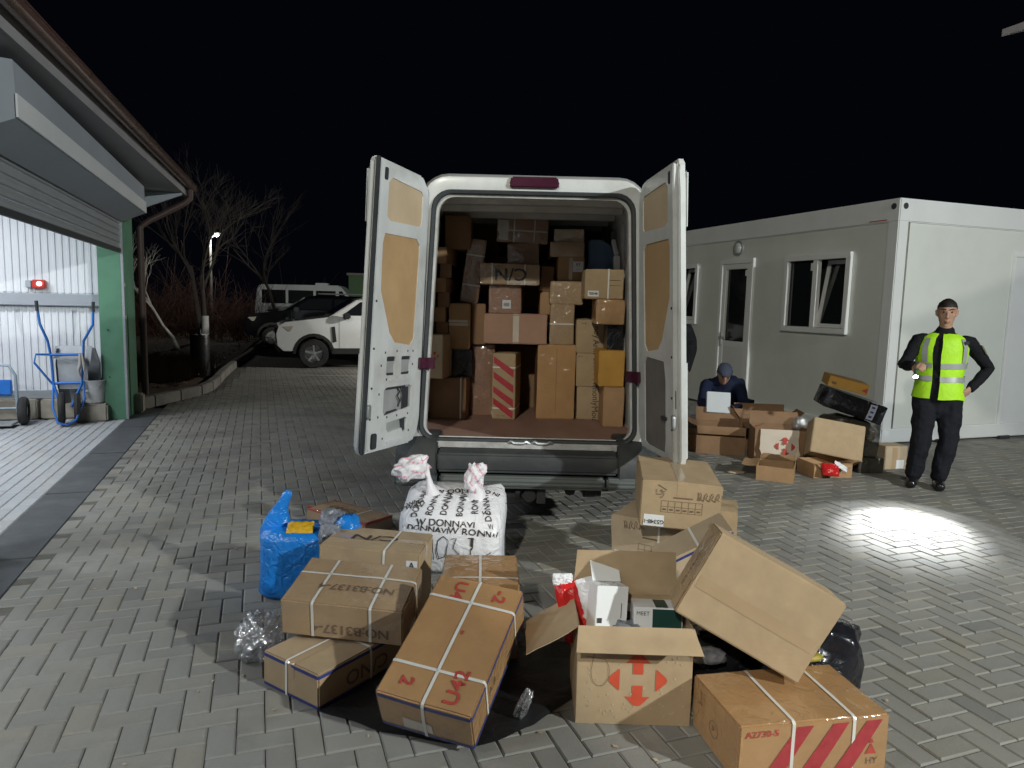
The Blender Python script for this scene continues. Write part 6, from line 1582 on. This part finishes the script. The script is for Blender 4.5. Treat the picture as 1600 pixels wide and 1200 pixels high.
# stands upright: wheel at the bottom facing the viewer, handles up
tray=MB(); rows=[]
for z,hw_,y0 in ((.22,.24,.16),(.45,.31,.20),(.72,.32,.19),(.92,.27,.10)):
    rows.append([(-hw_,y0-.19,z),(-hw_*.92,y0-.05,z),(-hw_*.7,y0+.02,z),(hw_*.7,y0+.02,z),(hw_*.92,y0-.05,z),(hw_,y0-.19,z)])
tr0=[(-.20,-.03,.42),(.20,-.03,.42),(.22,-.03,.80),(-.22,-.03,.80)]
tray.grid([[ (x+.12,y+.03,z) for x,y,z in r] for r in rows]); tray.face([(x+.06,y+.01,z) for x,y,z in tr0])
tray.face([(-.20,.05,.95),(.33,.05,.95),(.30,-.02,.70),(-.20,-.03,.80)])
tray.build('tray',trayzinc,wbg,smooth=45)
fr=MB()
for s in (-1,1):
    fr.tube([(s*.07,-.22,.22),(s*.20,-.10,.50),(s*.225,-.06,.82),(s*.25,-.10,1.02),(s*.33 if s<0 else .40,-.14,1.22),(s*.35 if s<0 else .42,-.16,1.42)],.019,10)
fr.tube([(-.225,-.07,.85),(.225,-.07,.85)],.017,8); fr.tube([(-.20,-.09,.50),(.22,-.09,.50)],.017,8)
fr.tube([(-.225,-.06,.85),(-.40,-.16,.86),(-.42,-.18,.76),(-.20,-.10,.48)],.015,8)
fr.tube([(-.20,-.10,.50),(-.17,-.26,.22),(-.09,-.34,.05),(.04,-.36,.02),(.16,-.32,.08),(.24,-.16,.30),(.225,-.08,.52)],.016,8)
fr.build('frame',bluepaint,wbg,smooth=60)
for s in (-1,1): MB().tube([(s*.35 if s<0 else .42,-.16,1.38),(s*.355 if s<0 else .425,-.165,1.50)],.024,10).build('grip',rubber,wbg,smooth=60)
w_=MB().lathe([(.10,-.045),(.17,-.045),(.195,-.02),(.195,.02),(.17,.045),(.10,.045)],(-.06,-.24,.21),22,(1,.25,0),caps=False).build('wheel',tyre,wbg,smooth=45)
MB().lathe([(.10,-.03),(.09,-.005),(.03,-.03),(.03,.03),(.09,.005),(.10,.03)],(-.06,-.24,.21),18,(1,.25,0)).build('rim',trayzinc,w_,smooth=45)
MB().lathe([(.10,-.045),(.17,-.045),(.19,0),(.17,.045),(.10,.045)],(.13,-.13,.20),18,(1,.25,0)).build('spare_wheel',tyre,wbg,smooth=45)
gl=MB().tube([(.19,-.10,.86),(.20,-.13,.75),(.17,-.14,.66),(.19,-.13,.58)],[.02,.03,.025,.015],8); gl.tube([(.22,-.10,.86),(.245,-.13,.74),(.25,-.13,.64)],[.015,.025,.012],8); gl.build('hanging_glove',mat('glove',(.38,.37,.34),.8,var=.2),wbg,smooth=60)
bk=thing('bucket','white plastic bucket on the stone block beside the wheelbarrow','bucket',loc_g(-.40,.02,.22),(0,0,0))
MB().lathe([(.115,0),(.135,.20),(.15,.285),(.157,.285),(.157,.30),(.145,.30),(.13,.02)],(0,0,0),24).build('bucket_body',bucketm,bk,smooth=40)
MB().tube([(-.15,0,.28),(-.13,-.08,.20),(0,-.145,.15),(.13,-.08,.2),(.15,0,.28)],.004,6).build('handle',steel,bk)
sb=MB().box((0,0,.11),(.36,.26,.22)).build('stone_block',stone,None,bevel=.02); sb.location=loc_g(-.40,-.02); sb.rotation_euler=(0,0,SITE+.05); tag(sb,'rough limestone block under the white bucket','stone block')
sb2=MB().box((0,0,.13),(.30,.22,.26)).build('stone_block',stone,None,bevel=.02); sb2.location=Vector((-5.18,9.50,0)); sb2.rotation_euler=(0,0,SITE); tag(sb2,'rough limestone block outside by the foot of the downpipe','stone block')
hc=thing('hand_cart','grey blue hand truck with a black tyre cut by the left edge','hand truck',loc_g(-1.24,-.12),(0,0,SITE))
f_=MB(); f_.tube([(-.30,-.05,.15),(-.30,-.05,.62),(-.22,-.06,.74),(.02,-.08,.72),(.08,-.08,.60),(.08,-.06,.15)],.018,8); f_.tube([(-.3,-.05,.35),(.08,-.05,.35)],.016,8); f_.tube([(-.3,-.05,.2),(.08,-.05,.2)],.016,8); f_.build('frame',mat('cart_grey',(.30,.36,.42),.5),hc,smooth=60)
MB().box((-.11,-.08,.46),(.30,.06,.18)).build('blue_box',bluepaint,hc,bevel=.01); MB().box((-.11,-.20,.04),(.40,.30,.02)).build('toe_plate',steel,hc,bevel=.004)
for x in (.14,-.36):
    ww=MB().lathe([(.08,-.045),(.15,-.045),(.17,-.02),(.17,.02),(.15,.045),(.08,.045)],(x,-.06,.17),20,(1,.1,0),caps=False).build('wheel',tyre,hc,smooth=45); MB().lathe([(.08,-.03),(.03,-.04),(.03,.04),(.08,.03)],(x,-.06,.17),16,(1,.1,0)).build('rim',trayzinc,ww)
